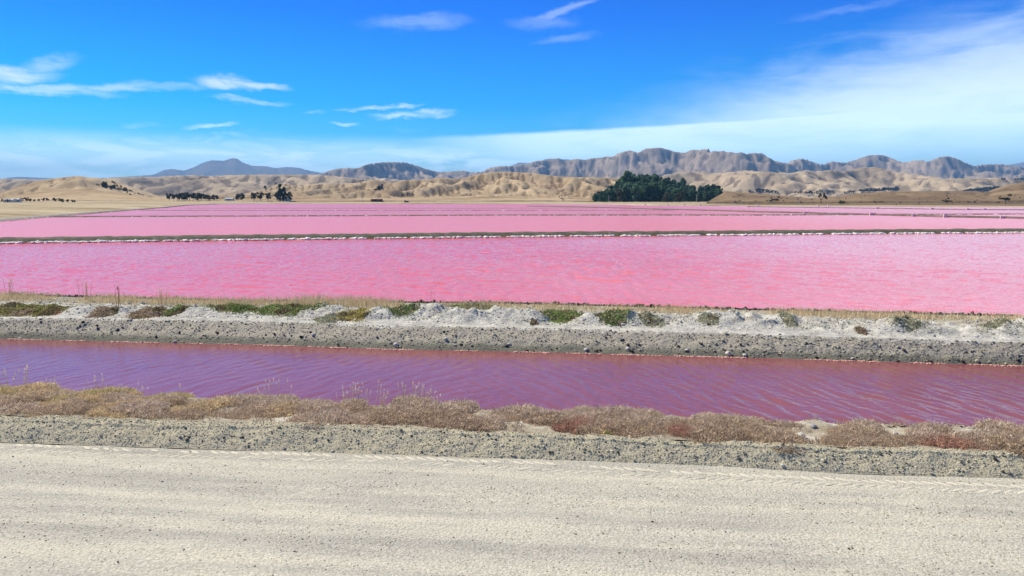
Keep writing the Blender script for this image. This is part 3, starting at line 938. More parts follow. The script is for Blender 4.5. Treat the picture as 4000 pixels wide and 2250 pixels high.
def ridge_hill(name, pts, y0, yr, y1, nr, nc, mat, seed, spacing, k, rnd, foot=.5, warp=.25, jit=.10, fine=.04, power=1.15, floor=.22, gully=.35, upper_at=.5, lean=.25):
    """hills built as a network of ridges: a crest line on the photographed skyline, spurs that come down from it and side spurs off those"""
    rng = np.random.default_rng(seed)
    pts0 = pts; pts = extend(pts)
    nc = int(nc * (pts[-1][0] - pts[0][0]) / (pts0[-1][0] - pts0[0][0]) * .92)
    us_s, ws = skyline(pts)
    us = np.linspace(us_s[0], us_s[-1], nc)
    target = np.interp(us, us_s, ws)
    s = np.linspace(0, 1, nr)
    Y = np.broadcast_to((y0 + (y1 - y0) * s)[:, None], (nr, nc)).copy()
    X = us[None] * Y
    crest_y = lambda u: yr * (1 + jit * fbm(np.atleast_1d(u) * yr / (spacing * 3.0), np.zeros(1) + seed, seed + 1, 2))[0]
    crest = []
    um = np.arange(us[0], us[-1] + 1e-6, spacing * .22 / yr)
    for u in um:
        y = crest_y(u)
        crest.append((u * y, y, CAM_H + float(np.interp(u, us_s, ws)) * y - foot))
    segs = [(crest[i], crest[i + 1], k) for i in range(len(crest) - 1)]
    i = 0.0
    while i < len(crest):
        p = crest[int(i)]
        H = max(p[2], 1.0)
        yf = y0 + (yr - y0) * rng.uniform(.02, .35)
        n = 7
        drift = rng.normal(lean, .45)
        prom = rng.uniform(.80, 1.0)
        pw = power * rng.uniform(.8, 1.3)
        prev = (p[0], p[1], p[2] * prom)
        for j in range(1, n + 1):
            t = j / n
            drift += rng.normal(0, .28)
            stepy = (p[1] - yf) / n
            cur = (prev[0] + drift * stepy * .8, p[1] - stepy * j, max(0, H * prom * (1 - t) ** pw * (1 + .12 * rng.normal())))
            segs.append((prev, cur, k))
            for sd in ((-1, 1) if rng.uniform() < .6 else (rng.choice([-1, 1]),)):
                if cur[2] < H * .08: continue
                ln = spacing * rng.uniform(.35, .75)
                m1 = (cur[0] + sd * ln * .5, cur[1] - ln * rng.uniform(.1, .5), cur[2] * rng.uniform(.62, .84))
                m2 = (m1[0] + sd * ln * .35, m1[1] - ln * rng.uniform(.3, .7), m1[2] * rng.uniform(.35, .65))
                segs.append((cur, m1, k * 1.1)); segs.append((m1, m2, k * 1.1))
            prev = cur
        i += rng.uniform(.65, 1.35) / .22
    wx = warp * spacing * .5 * fbm(X / spacing * 1.4, Y / spacing * 1.4, seed + 5, 4)
    wy = warp * spacing * .5 * fbm(X / spacing * 1.4 + 7, Y / spacing * 1.4, seed + 6, 4)
    XW, YW = X + wx, Y + wy
    tt_ = np.clip((Y - y0) / (yr - y0), 0, 1)
    h = floor * np.maximum(CAM_H + target[None] * yr - foot, 0) * tt_
    yc = Y[:, 0]
    for a, b_, kk in segs:
        hm = max(a[2], b_[2])
        Rr = hm / kk + rnd + spacing * .3
        r0, r1 = np.searchsorted(yc, [min(a[1], b_[1]) - Rr, max(a[1], b_[1]) + Rr])
        if r1 - r0 < 1: continue
        yl_ = max(yc[r0], 1.0); yh_ = yc[min(r1, nr) - 1]
        xl, xh = min(a[0], b_[0]) - Rr, max(a[0], b_[0]) + Rr
        c0, c1_ = np.searchsorted(us, [min(xl / yl_, xl / yh_), max(xh / yl_, xh / yh_)])
        if c1_ - c0 < 1: continue
        sl = (slice(r0, r1), slice(c0, c1_))
        px_, py_ = XW[sl] - a[0], YW[sl] - a[1]
        vx, vy = b_[0] - a[0], b_[1] - a[1]
        L2_ = vx * vx + vy * vy + 1e-9
        t = np.clip((px_ * vx + py_ * vy) / L2_, 0, 1)
        d = np.sqrt((px_ - t * vx) ** 2 + (py_ - t * vy) ** 2 + rnd * rnd) - rnd
        np.maximum(h[sl], a[2] + (b_[2] - a[2]) * t - kk * d, out=h[sl])
    sh = max(10.0, np.percentile(h, 90))
    h = h + fine * sh * fbm(X / spacing * 5, Y / spacing * 5, seed + 9, 5) * np.clip(h / sh * 2, 0, 1)
    ker = np.array([1, 2, 1]) / 4
    hp_ = np.pad(h, 1, mode='edge')
    h = (hp_[:-2, 1:-1] + 2 * hp_[1:-1, 1:-1] + hp_[2:, 1:-1]) / 4
    for _ in range(2):
        wm = ((h + foot - CAM_H) / Y)
        kf = np.clip((target + .004) / np.maximum(wm.max(0) + .004, 1e-4), .6, 1.5)
        kf = np.convolve(np.pad(kf, 2, mode='edge'), np.ones(5) / 5, 'valid')
        h = h * (1 + (kf[None] - 1) * sstep(.45, .95, tt_))
    Z = np.where(s[:, None] < .015, foot - 6, h + foot)
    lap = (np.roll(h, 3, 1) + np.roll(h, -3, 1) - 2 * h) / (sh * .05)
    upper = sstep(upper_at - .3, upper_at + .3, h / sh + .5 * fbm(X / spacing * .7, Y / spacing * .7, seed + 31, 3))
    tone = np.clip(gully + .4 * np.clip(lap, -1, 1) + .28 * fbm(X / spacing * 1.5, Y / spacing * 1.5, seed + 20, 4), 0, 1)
    col = np.stack([tone, upper, tone * 0], -1).reshape(-1, 3)
    add_mesh(name, np.stack([X, Y, Z], -1).reshape(-1, 3), grid_faces(nr, nc), mat, True, col, kind='structure')
    TERR.append((us, Y, Z, name))

# flat grazing land behind the ponds
m_land, N, b = new_mat('dry_pasture')
co = obj_co(N)
g1 = N.noise(N.mapping(co, (.35, 1, 1)), .035, 6, .65)
g2 = N.noise(co, .6, 5, .7)
cc = N.ramp(N.add(N.mul(g1, .7), N.mul(g2, .3)), [(.36, (.17, .135, .085)), (.46, (.35, .29, .19)), (.58, (.48, .42, .30)), (.68, (.55, .49, .37))])
tn = N.new('ShaderNodeSeparateColor'); N.l.new(tone_attr(N), tn.inputs[0])
cc = N.mix(tn.outputs[0], cc, N.ramp(g2, [(.3, (.30, .29, .25)), (.7, (.42, .405, .36))]))
cc = N.mix(tn.outputs[1], cc, N.ramp(g1, [(.4, (.14, .105, .07)), (.6, (.22, .165, .105))]))
N.put(b.inputs['Base Color'], cc)
b.inputs['Roughness'].default_value = 1.0
b.inputs['Specular IOR Level'].default_value = 0.05
bump(N, b, g2, .8, .5)
us = np.linspace(-1.9, 1.9, 800)
nr = 90
ya = SHORE(us)
T = (np.linspace(0, 1, nr) ** 2.2)[:, None]
LY = ya * (1 - T) + 1500 * T
LX = us[None] * LY
dsh = LY - ya[None]
LZ = Z_POND - .12 + .50 * sstep(0, 2.5, dsh) + .35 * sstep(3, 40, dsh) * (us[None] < -.3) + dsh * .0022 + .15 * fbm(LX * .05, LY * .05, 80, 3) * sstep(3, 30, dsh)
track = (1 - sstep(3.2, 6.5, dsh + 1.0 * vnoise(LX * .2, LY * .1, 3))) * (us[None] < -.33)
brown = sstep(.25, .33, us[None] + 0 * LY) * sstep(10, 30, dsh)
col = np.stack([track, brown, track * 0], -1).reshape(-1, 3)
add_mesh('far_land', np.stack([LX, LY, LZ], -1).reshape(-1, 3), grid_faces(nr, len(us)), m_land, True, col, kind='structure')
TERR.append((us, LY, LZ, 'far_land'))

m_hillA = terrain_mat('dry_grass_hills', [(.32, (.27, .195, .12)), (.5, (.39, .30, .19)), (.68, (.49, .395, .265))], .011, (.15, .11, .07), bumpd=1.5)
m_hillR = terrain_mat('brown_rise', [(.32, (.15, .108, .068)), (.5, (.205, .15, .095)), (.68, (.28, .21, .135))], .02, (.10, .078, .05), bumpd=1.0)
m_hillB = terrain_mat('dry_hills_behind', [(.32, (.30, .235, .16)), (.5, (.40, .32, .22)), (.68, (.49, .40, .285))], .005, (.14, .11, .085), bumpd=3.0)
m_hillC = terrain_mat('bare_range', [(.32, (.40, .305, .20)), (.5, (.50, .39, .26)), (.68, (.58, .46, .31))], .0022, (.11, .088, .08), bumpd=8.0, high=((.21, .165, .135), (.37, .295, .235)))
m_hillD = terrain_mat('far_peak', [(.32, (.17, .14, .12)), (.68, (.27, .22, .18))], .001, (.12, .10, .09))

# far blue peak and other distant summits
hill('mountain_peak', [(-700, 700), (0, 698), (39, 694), (70, 690), (110, 692), (300, 700), (528, 688), (602, 682), (637, 665), (672, 659), (718, 667), (757, 653), (796, 634), (827, 626), (873, 628), (904, 618), (924, 618), (947, 634),
     (982, 647), (1039, 649), (1078, 657), (1116, 652), (1167, 655), (1202, 665), (1233, 671), (1256, 675), (1290, 690), (1400, 700)], 10500, 12500, 14200, 70, 500, m_hillD, 1600, .10, 5, foot=2, rough=.1)
hill('mountain_peak', [(1700, 700), (1835, 690), (1880, 682), (1990, 650), (2031, 634), (2066, 638), (2100, 634), (2140, 618), (2170, 622), (2220, 622), (2240, 630), (2400, 640), (3400, 670), (3880, 650), (3959, 641), (4000, 633), (4150, 620), (4300, 626), (4700, 660)],
     10500, 12500, 14200, 60, 420, m_hillD, 1600, .08, 6, foot=2, rough=.1)
# the bare range
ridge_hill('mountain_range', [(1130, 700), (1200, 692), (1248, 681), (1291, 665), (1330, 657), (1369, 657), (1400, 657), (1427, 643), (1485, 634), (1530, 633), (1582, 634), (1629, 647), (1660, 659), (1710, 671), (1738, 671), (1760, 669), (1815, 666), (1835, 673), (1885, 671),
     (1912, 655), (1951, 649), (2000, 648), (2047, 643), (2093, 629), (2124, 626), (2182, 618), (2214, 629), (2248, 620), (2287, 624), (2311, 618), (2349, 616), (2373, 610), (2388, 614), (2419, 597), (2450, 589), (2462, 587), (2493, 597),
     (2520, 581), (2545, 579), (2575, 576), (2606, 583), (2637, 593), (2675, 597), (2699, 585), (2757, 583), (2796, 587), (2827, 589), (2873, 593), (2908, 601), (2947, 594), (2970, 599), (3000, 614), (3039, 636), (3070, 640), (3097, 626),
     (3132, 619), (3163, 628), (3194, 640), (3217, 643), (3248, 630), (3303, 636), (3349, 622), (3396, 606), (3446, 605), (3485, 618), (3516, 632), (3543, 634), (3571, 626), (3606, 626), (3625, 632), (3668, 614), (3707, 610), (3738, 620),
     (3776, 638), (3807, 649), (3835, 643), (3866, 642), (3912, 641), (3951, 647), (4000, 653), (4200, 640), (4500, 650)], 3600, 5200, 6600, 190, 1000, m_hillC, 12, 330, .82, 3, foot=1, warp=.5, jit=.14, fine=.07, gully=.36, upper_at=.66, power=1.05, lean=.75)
# hills in front of the range
ridge_hill('hills', [(-900, 690), (0, 698), (200, 702), (350, 703), (419, 695), (480, 692), (543, 690), (600, 692), (660, 688), (757, 684), (820, 688), (893, 684), (1000, 682), (1116, 682), (1233, 682), (1330, 690), (1420, 700), (1500, 705), (1700, 700), (1900, 705), (2200, 700),
     (2500, 694), (2582, 688), (2640, 674), (2699, 671), (2776, 676), (2854, 673), (2912, 665), (3000, 672), (3090, 676), (3148, 665), (3190, 672), (3233, 664), (3300, 668), (3369, 653), (3427, 653), (3505, 672), (3563, 680), (3621, 688), (3699, 698), (3776, 696), (3893, 694), (4000, 700), (4300, 690), (4700, 700)], 1450, 2300, 3100, 150, 800, m_hillB, 23, 165, .50, 6, foot=1.5, warp=.45, jit=.12, fine=.06, gully=.36)
# near rolling hills: left, centre
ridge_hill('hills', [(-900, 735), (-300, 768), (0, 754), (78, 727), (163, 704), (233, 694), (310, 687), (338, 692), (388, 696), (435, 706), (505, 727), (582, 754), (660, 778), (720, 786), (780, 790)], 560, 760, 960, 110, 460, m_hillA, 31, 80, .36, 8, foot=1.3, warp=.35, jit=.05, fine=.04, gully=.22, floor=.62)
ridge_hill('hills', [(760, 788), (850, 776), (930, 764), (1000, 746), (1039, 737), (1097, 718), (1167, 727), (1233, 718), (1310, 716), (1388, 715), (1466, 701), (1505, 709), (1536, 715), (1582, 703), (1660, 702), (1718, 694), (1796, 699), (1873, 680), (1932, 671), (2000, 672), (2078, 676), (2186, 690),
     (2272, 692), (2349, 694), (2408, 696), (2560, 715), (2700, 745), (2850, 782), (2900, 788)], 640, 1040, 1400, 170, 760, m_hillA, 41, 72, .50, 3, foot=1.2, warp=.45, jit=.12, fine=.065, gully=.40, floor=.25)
# low brown rise at right
hill('hills', [(2760, 790), (2835, 748), (2893, 751), (3000, 758), (3100, 768), (3175, 774), (3272, 767), (3349, 756), (3466, 748), (3660, 746), (3776, 746), (3854, 750), (3893, 735), (3951, 719), (4000, 711), (4200, 690), (4700, 700)], 440, 560, 760, 80, 420, m_hillR, 70, .14, 51, foot=.6, rough=.16)
# knoll under the pine plantation
hill('knoll', [(2240, 790), (2330, 775), (2450, 752), (2600, 745), (2750, 752), (2830, 768), (2890, 788)], 645, 730, 830, 50, 160, m_hillR, 80, .05, 61, foot=.9, rough=.08)

# ------------------------------------------------------------------ vegetation builders
m_leaf = tone_mat('tree_foliage', .9, None, transl=.28)
m_straw = tone_mat('dry_straw', .9, None, transl=.18)
m_twig = tone_mat('dry_scrub', .95, None, transl=.35)
m_bark, N, b = new_mat('bark')
N.put(b.inputs['Base Color'], N.ramp(N.noise(obj_co(N), 3.0, 4, .6), [(.3, (.07, .055, .04)), (.7, (.15, .12, .09))]))
b.inputs['Roughness'].default_value = 1.0

def leaf_tris(centres, size, rng, tone, var=.35, upbias=0.0):
    """one small triangle per centre with random orientation; per-leaf tone"""
    n = len(centres)
    a = rng.normal(size=(n, 3)); a /= np.linalg.norm(a, axis=1, keepdims=True)
    b_ = rng.normal(size=(n, 3)); b_ -= a * (a * b_).sum(1, keepdims=True); b_ /= np.linalg.norm(b_, axis=1, keepdims=True)
    s = (size * rng.uniform(.6, 1.4, n))[:, None]
    p0 = centres + a * s; p1 = centres - a * s * .5 + b_ * s * .8; p2 = centres - a * s * .5 - b_ * s * .8
    V = np.stack([p0, p1, p2], 1).reshape(-1, 3)
    F = np.arange(n * 3).reshape(-1, 3)
    if isinstance(tone, tuple): tone = np.tile(np.array(tone), (n, 1))
    c = tone * (1 + var * rng.uniform(-1, 1, (n, 1)))
    return V, F, np.repeat(np.clip(c, 0, 1), 3, 0)

def crown_mesh(name, kind, rng, tone):
    """unit-height crown (z 0..1 of the tree) for the given habit"""
    cs, tones = [], []
    tone = np.array(tone)
    def clump(c, r, n, t):
        p = rng.normal(size=(n, 3)) * r
        cs.append(np.array(c) + p); tones.append(np.tile(t, (n, 1)))
    if kind == 'pine':
        for k in range(54):
            z = .06 + .92 * rng.uniform() ** .9
            rad = .235 * min(1.0, (1.03 - z) * 3.6) * rng.uniform(.35, 1.0)
            a = rng.uniform(0, 6.28)
            clump((rad * math.cos(a), rad * math.sin(a), z), .032, 24, tone * rng.uniform(.6, 1.6))
    elif kind == 'cypress':
        for k in range(34):
            z = .05 + .93 * rng.uniform()
            rad = .20 * min(1.0, (1.03 - z) * 2.0) * rng.uniform(.3, 1.0)
            a = rng.uniform(0, 6.28)
            clump((rad * math.cos(a), rad * math.sin(a), z), .04, 18, tone * rng.uniform(.7, 1.3))
    elif kind == 'round':
        lobes = [(rng.uniform(-.30, .30), rng.uniform(-.30, .30), rng.uniform(.22, .88)) for _ in range(11)]
        for lx, ly, lz in lobes:
            for k in range(6):
                d = rng.normal(size=3); d /= np.linalg.norm(d)
                clump((lx + d[0] * .14, ly + d[1] * .14, min(lz + d[2] * .11, .98)), .04, 13, tone * rng.uniform(.65, 1.4))
    elif kind == 'open':
        lobes = [(rng.uniform(-.42, .42), rng.uniform(-.42, .42), rng.uniform(.45, .92)) for _ in range(7)]
        for lx, ly, lz in lobes:
            for k in range(5):
                d = rng.normal(size=3); d /= np.linalg.norm(d)
                clump((lx + d[0] * .12, ly + d[1] * .12, min(lz + d[2] * .06, .98)), .035, 11, tone * rng.uniform(.65, 1.35))
    elif kind == 'bush':
        for k in range(26):
            d = rng.normal(size=3); d /= np.linalg.norm(d)
            r = rng.uniform(.3, 1.0)
            clump((d[0] * .48 * r, d[1] * .42 * r, .08 + abs(d[2]) * .72 * r), .07, 14, tone * rng.uniform(.65, 1.4))
    c = np.concatenate(cs); t = np.concatenate(tones)
    c[:, 2] = np.clip(c[:, 2], .02, 1.02)
    sz = .058 if kind != 'bush' else .075
    V, F, C = leaf_tris(c, sz, rng, t, .25)
    return mesh_data(name, V, F, m_leaf, False, C)

def trunk_mesh(name, kind, rng):
    V, F = [], []
    def tube(p0, p1, r0, r1, n=6):
        p0, p1 = np.array(p0, float), np.array(p1, float)
        d = p1 - p0; d /= np.linalg.norm(d)
        a = np.cross(d, (0.3, .9, .2)); a /= np.linalg.norm(a); b_ = np.cross(d, a)
        o = len(V)
        for p, r in ((p0, r0), (p1, r1)):
            for i in range(n):
                an = 2 * math.pi * i / n
                V.append(p + (a * math.cos(an) + b_ * math.sin(an)) * r)
        for i in range(n):
            j = (i + 1) % n
            F.append((o + i, o + j, o + n + j, o + n + i))
    if kind in ('pine', 'cypress'):
        tube((0, 0, -.04), (0.005, 0, .45), .022, .015); tube((.005, 0, .45), (0, 0, .95), .015, .003)
        for k in range(6):
            z = .30 + .1 * k; a = rng.uniform(0, 6.28); l = .15 * (1.05 - z)
            tube((0, 0, z), (l * math.cos(a), l * math.sin(a), z + .04), .006, .002, 5)
    else:
        tube((0, 0, -.04), (.02, .01, .32), .035, .024)
        for k in range(5):
            a = k * 1.26 + rng.uniform(-.3, .3)
            tube((.02, .01, .30), (.28 * math.cos(a), .28 * math.sin(a), .62 + rng.uniform(0, .15)), .018, .006, 5)
    return mesh_data(name, np.array(V), np.array(F), m_bark, True)

rt = np.random.default_rng(77)
PINE_T, GUM_T, CYP_T, BUSH_T = (.068, .140, .078), (.085, .085, .045), (.030, .050, .036), (.045, .050, .036)
CR = {
    'pine': [crown_mesh('crown', 'pine', rt, tuple(np.array(PINE_T) * q * np.array([1 + .25 * (q > 1), 1, 1]))) for q in (.62, .75, .85, .95, 1.05, 1.15, 1.3, 1.5)],
    'gum': [crown_mesh('crown', 'round', rt, GUM_T) for _ in range(3)],
    'cypress': [crown_mesh('crown', 'cypress', rt, CYP_T) for _ in range(4)],
    'round': [crown_mesh('crown', 'round', rt, (.038, .050, .036)) for _ in range(4)],
    'open': [crown_mesh('crown', 'open', rt, (.045, .048, .040)) for _ in range(3)],
    'green': [crown_mesh('crown', 'bush', rt, (.065, .095, .045)) for _ in range(2)],
    'bush': [crown_mesh('foliage', 'bush', rt, BUSH_T) for _ in range(5)],
}
TR = {k: [trunk_mesh('trunk', 'pine' if k in ('pine', 'cypress') else 'open', rt) for _ in range(3)] for k in ('pine', 'cypress', 'gum', 'round', 'open', 'green')}

def tree(name, kind, loc, h, wid, label, cat='tree', group=None, with_trunk=True):
    """loc = foot, h = height in m, wid = width factor of the unit crown"""
    e = empty(name, loc, label=label, cat=cat, group=group)
    r = random.uniform(0, 6.28)
    link('crown', random.choice(CR[kind]), (0, 0, 0), (0, 0, r), (h * wid, h * wid, h), parent=e)
    if with_trunk:
        link('trunk', random.choice(TR[kind]), (0, 0, 0), (0, 0, r), (h, h, h), parent=e)
    return e

def place(px, py_base, py_top, only=None, lo=90, hi=3600):
    """foot on the terrain and height so that the tree spans those photograph rows"""
    p = hit_terrain(px, py_base, lo, hi, only)
    if p is None:
        u, w = ray(px, py_base); p = (u * 700, 700, CAM_H + w * 700)
    h = (ray(px, py_top)[1] - ray(px, py_base)[1]) * p[1]
    return p, h

# --- the pine plantation
out_x = [2300, 2320, 2334, 2388, 2435, 2450, 2485, 2543, 2582, 2621, 2660, 2699, 2738, 2776, 2815, 2832]
out_y = [775, 752, 742, 712, 696, 673, 677, 683, 687, 700, 712, 723, 728, 716, 714, 740]
k = 0
for row, (yd, n) in enumerate([(606, 35), (630, 33), (656, 30), (684, 26), (712, 21), (738, 15)]):
    for i in range(n):
        px = 2312 + (2818 - 2312) * (i + random.uniform(.15, .85)) / n
        u, w = ray(px, 780)
        y = yd + random.uniform(-8, 8)
        if row >= 3 and (px < 2400 or px > 2790): continue
        gz = .5
        for nm_us, Yg, Zg, nm in TERR:
            if nm in ('knoll', 'far_land') and nm_us[0] < u < nm_us[-1]:
                ii = int(np.clip(np.searchsorted(nm_us, u), 1, len(nm_us) - 1))
                gz = max(gz, float(np.interp(y, Yg[:, ii], Zg[:, ii])))
        wt_top = ray(px, np.interp(px, out_x, out_y))[1]
        cap = CAM_H + wt_top * y - gz
        frac = [.60, .70, .80, .90, .97, 1.0][row]
        h = cap * frac * random.uniform(.90, 1.04)
        if h < 5: continue
        h = min(h, 19)
        tree('pine_tree', 'pine', (u * y, y, gz - .1), h, random.uniform(1.0, 1.35), 'dark green pine packed into the plantation block before the brown hills', 'pine tree', 'pines of the plantation block')
p, h = place(2450, 775, 671, ('knoll',)); tree('pine_tree', 'pine', p, h * 1.0, 1.15, 'tallest dark pine at the top left of the plantation skyline', 'pine tree', 'pines of the plantation block')
u, w = ray(2668, 700); yy = 745.0
tree('pine_tree', 'pine', (u * yy, yy, CAM_H + ray(2668, 752)[1] * yy), (ray(2668, 696)[1] - ray(2668, 752)[1]) * yy, .9, 'lone pine tip poking above the right slope of the plantation', 'pine tree', 'pines of the plantation block')
for px, pb, pt, wd, lab in [(2415, 787, 733, .95, 'olive gum tree standing in front of the left part of the dark pines'), (2604, 790, 750, 1.0, 'small olive gum tree in front of the middle of the dark pines'),
                            (2654, 790, 744, .95, 'rounded grey green gum tree in front of the right part of the dark pines'), (2822, 788, 766, 1.5, 'grey green bushy tree at the right foot of the pine plantation')]:
    p, h = place(px, pb, pt, ('far_land',))
    yy = min(p[1], 600); u, w = ray(px, pb)
    tree('gum_tree', 'gum', (u * yy, yy, CAM_H + w * yy), h * yy / p[1], wd, lab, 'tree')

# --- trees and hedges at left
for i in range(13):
    px = 662 + i * 15.5
    top = 748 + abs(i - 4) * 1.6 + random.uniform(-2, 3)
    p, h = place(px, 783, top, ('far_land', 'hills'))
    tree('shelter_tree', 'round', p, max(h, 2), random.uniform(.75, 1.0), 'dark tree in the long shelter belt at the foot of the left hill', 'tree', 'shelter belt at the foot of the left hill')
for px, b_, t_, wd, kd, lab in [(928, 783, 756, 1.0, 'round', 'smaller left tree of the dark pair beside the white house'), (948, 783, 753, .9, 'round', 'taller right tree of the dark pair beside the white house'),
        (992, 786, 752, .9, 'round', 'leftmost dark tree of the square clump left of the cypress'), (1018, 786, 750, .9, 'round', 'middle dark tree of the square clump left of the cypress'), (1048, 786, 753, .9, 'round', 'rightmost dark tree of the square clump left of the cypress'),
        (1096, 786, 722, .9, 'cypress', 'tall dark cypress with a pointed top at the middle left shore'), (1110, 786, 733, .95, 'cypress', 'dark cypress leaning on the tall pointed one'), (1128, 786, 750, .9, 'round', 'low rounded dark tree right of the tall cypress'), (1084, 786, 752, .8, 'round', 'low dark tree at the left foot of the tall cypress'),
        (1035, 738, 724, 1.0, 'round', 'tiny dark tree on the pale slope left of the hilltop bush'), (1078, 722, 712, 1.2, 'round', 'tiny dark tree on the crest above the tall cypress')]:
    p, h = place(px, b_, t_, ('far_land', 'hills') if b_ > 770 else None)
    tree('cypress_tree' if kd == 'cypress' else 'dark_tree', kd, p, h, wd, lab, 'tree')
for i, (px, b_, t_) in enumerate([(12, 790, 774), (30, 789, 774), (48, 789, 776), (66, 789, 773), (84, 789, 772), (103, 788, 770), (120, 789, 775), (134, 789, 778), (152, 787, 776), (170, 786, 771), (186, 786, 772), (214, 788, 770), (232, 788, 774), (243, 791, 776), (264, 791, 778), (284, 792, 780), (292, 792, 782)]):
    p, h = place(px, b_, t_, ('far_land', 'hills'))
    tree('dark_tree', 'round', p, max(h, 1.5), 1.15, 'dark tree in the broken hedgerow under the left hill', 'tree', 'hedgerow under the left hill')

def bushes(pts, label, group, name='bush', kind='bush'):
    for px, py, s in pts:
        p = hit_terrain(px, py, 100, 3600)
        if p is None: continue
        h = s / FPX * p[1]
        e = empty(name, (p[0], p[1], p[2] - .1 * h), label=label, cat='bush', group=group)
        link('foliage', random.choice(CR[kind]), (0, 0, 0), (0, 0, random.uniform(0, 6)), (h * 1.2, h * 1.2, h), parent=e)
        link('stem', random.choice(TR['round']), (0, 0, 0), (0, 0, 0), (h * .8, h * .8, h * .8), parent=e)

hb = []
for k in range(44):
    t = random.random()
    px = 400 + t * 130; py = 720 + t * 34 + random.gauss(0, 5.5)
    hb.append((px, py, random.uniform(6.5, 11) * (1.15 - .4 * t)))
hb += [(378, 722, 7), (386, 724, 6), (540, 757, 7), (548, 760, 6), (558, 762, 5), (440, 712, 9), (448, 716, 9)]
bushes(hb, 'dark bush in the diagonal gully on the right face of the left hill', 'bushes in the gully of the left hill')
bushes([(1468, 744, 13), (1476, 738, 14), (1484, 732, 14), (1492, 726, 13), (1480, 742, 12), (1490, 733, 12)], 'dark bush in the small clump on the centre brown hill', 'bush clump on the centre hill')
bushes([(1116, 722, 5), (1160, 727, 4), (1176, 726, 4), (1420, 708, 6), (1432, 707, 6), (1408, 710, 5)], 'dark bush dotted along a crest of the centre hills', 'bushes on the crests')
gb = [(1590 + random.gauss(0, 14), 759 + random.gauss(0, 4), random.uniform(4, 7)) for _ in range(12)] + [(2195 + random.gauss(0, 8), 775 + random.gauss(0, 4), 6) for _ in range(6)]
bushes(gb, 'brown green bush scattered on the lower slopes of the centre hills', 'bushes on the lower slopes')

# --- trees at right
for px, b_, t_, wd, kd, nm, lab in [(3031, 795, 765, 1.0, 'open', 'dark_tree', 'spreading dark tree on the shore just right of the plantation'), (3008, 795, 772, 1.1, 'open', 'dark_tree', 'small dark tree touching the spreading tree right of the plantation'),
        (3207, 796, 751, .8, 'open', 'pine_tree', 'grey green pine with tiered branches on the right shore'), (3288, 796, 777, 1.9, 'green', 'green_bush_tree', 'bright green rounded bushy tree on the right shore'),
        (3700, 799, 770, 1.3, 'open', 'windswept_tree', 'dark windswept tree leaning left on the brown rise'), (3928, 798, 754, 1.0, 'open', 'windswept_tree', 'tallest dark windswept tree near the right edge of the brown rise')]:
    p, h = place(px, b_, t_, ('far_land',))
    tree(nm, kd, p, h, wd, lab, 'tree')
for px, b_, t_ in [(2925, 752, 743), (2932, 752, 742), (2940, 752, 744), (2957, 754, 736), (2968, 754, 734), (2980, 755, 737), (2992, 755, 738), (3004, 756, 740), (3016, 757, 741), (3030, 757, 744), (3038, 757, 747)]:
    p, h = place(px, b_, t_, ('hills',), 560)
    tree('dark_tree', 'round', p, h, 1.0, 'dark tree in the short row just right above the plantation', 'tree', 'row right above the plantation')
for px, b_, t_, w in [(3108, 757, 746, 1), (3118, 757, 747, 1), (3128, 757, 744, 1), (3150, 760, 746, 1), (3162, 760, 743, 1.1), (3172, 760, 747, 1)]:
    p, h = place(px, b_, t_, ('hills',), 900)
    tree('dark_tree', 'round', p, h, w, 'dark tree in the two small clumps above the green field', 'tree', 'small clumps above the green field')
for i in range(24):
    px = 3300 + i * 8.9
    if 3338 < px < 3354: continue
    b_ = 757 - (px - 3300) * .050
    t_ = b_ - (12 if px < 3340 else 16 + (px - 3360) * .02) + random.uniform(-2, 3)
    p, h = place(px, b_, t_, ('hills',), 900)
    tree('dark_tree', 'round', p, h, .95, 'dark tree in the long straight row behind the brown rise', 'tree', 'long row behind the brown rise')
for i in range(20):
    px = 3765 + i * 7.3
    b_ = 752; t_ = 738 - (px - 3765) * .09 + random.uniform(-1.5, 2)
    p, h = place(px, b_ - (px - 3765) * .03, t_, ('hills',), 900)
    tree('plantation_tree', 'round', p, h, .9, 'dark tree in the wedge shaped plantation near the right edge', 'tree', 'wedge shaped plantation at right')
for px, b_, t_ in [(3915, 705, 692), (3922, 704, 694), (3965, 707, 696), (3976, 707, 694), (3988, 707, 695), (3998, 707, 694)]:
    p, h = place(px, b_, t_, ('hills',), 560)
    tree('dark_tree', 'round', p, h, 1.0, 'dark tree on the high slope at the right edge', 'tree', 'trees on the high slope at right')
sb = []
for k in range(70):
    px = random.uniform(2860, 4000); py = random.uniform(764, 800) - (8 if px > 3400 else 0) * random.random()
    sb.append((px, py, random.uniform(3, 6)))
bushes(sb, 'small dark scrub bush dotted over the brown rise at right', 'scrub on the brown rise')
# field of young trees: a dark green patch on the slope
gp = []
for k in range(60):
    gp.append((3180 + random.random() * 85, 745 + random.random() * 13, random.uniform(4, 6)))
bushes(gp, 'young dark green tree in the square plot on the slope at right', 'young trees of the square plot', 'young_tree', 'green')

# --- buildings and posts on the far shore
m_red = tone_mat('dark_red_boards', .8, 3.0, .2)
m_white = tone_mat('white_paint', .7, 2.0, .12)
m_grey = tone_mat('weathered_timber', .9, 6.0, .2)

def box_arr(c, s):
    x, y, z = c; a, b_, h = s[0] / 2, s[1] / 2, s[2] / 2
    v = [(x - a, y - b_, z - h), (x + a, y - b_, z - h), (x + a, y + b_, z - h), (x - a, y + b_, z - h), (x - a, y - b_, z + h), (x + a, y - b_, z + h), (x + a, y + b_, z + h), (x - a, y + b_, z + h)]
    f = [(3, 2, 1, 0), (4, 5, 6, 7), (0, 1, 5, 4), (1, 2, 6, 5), (2, 3, 7, 6), (3, 0, 4, 7)]
    return np.array(v, float), np.array(f)

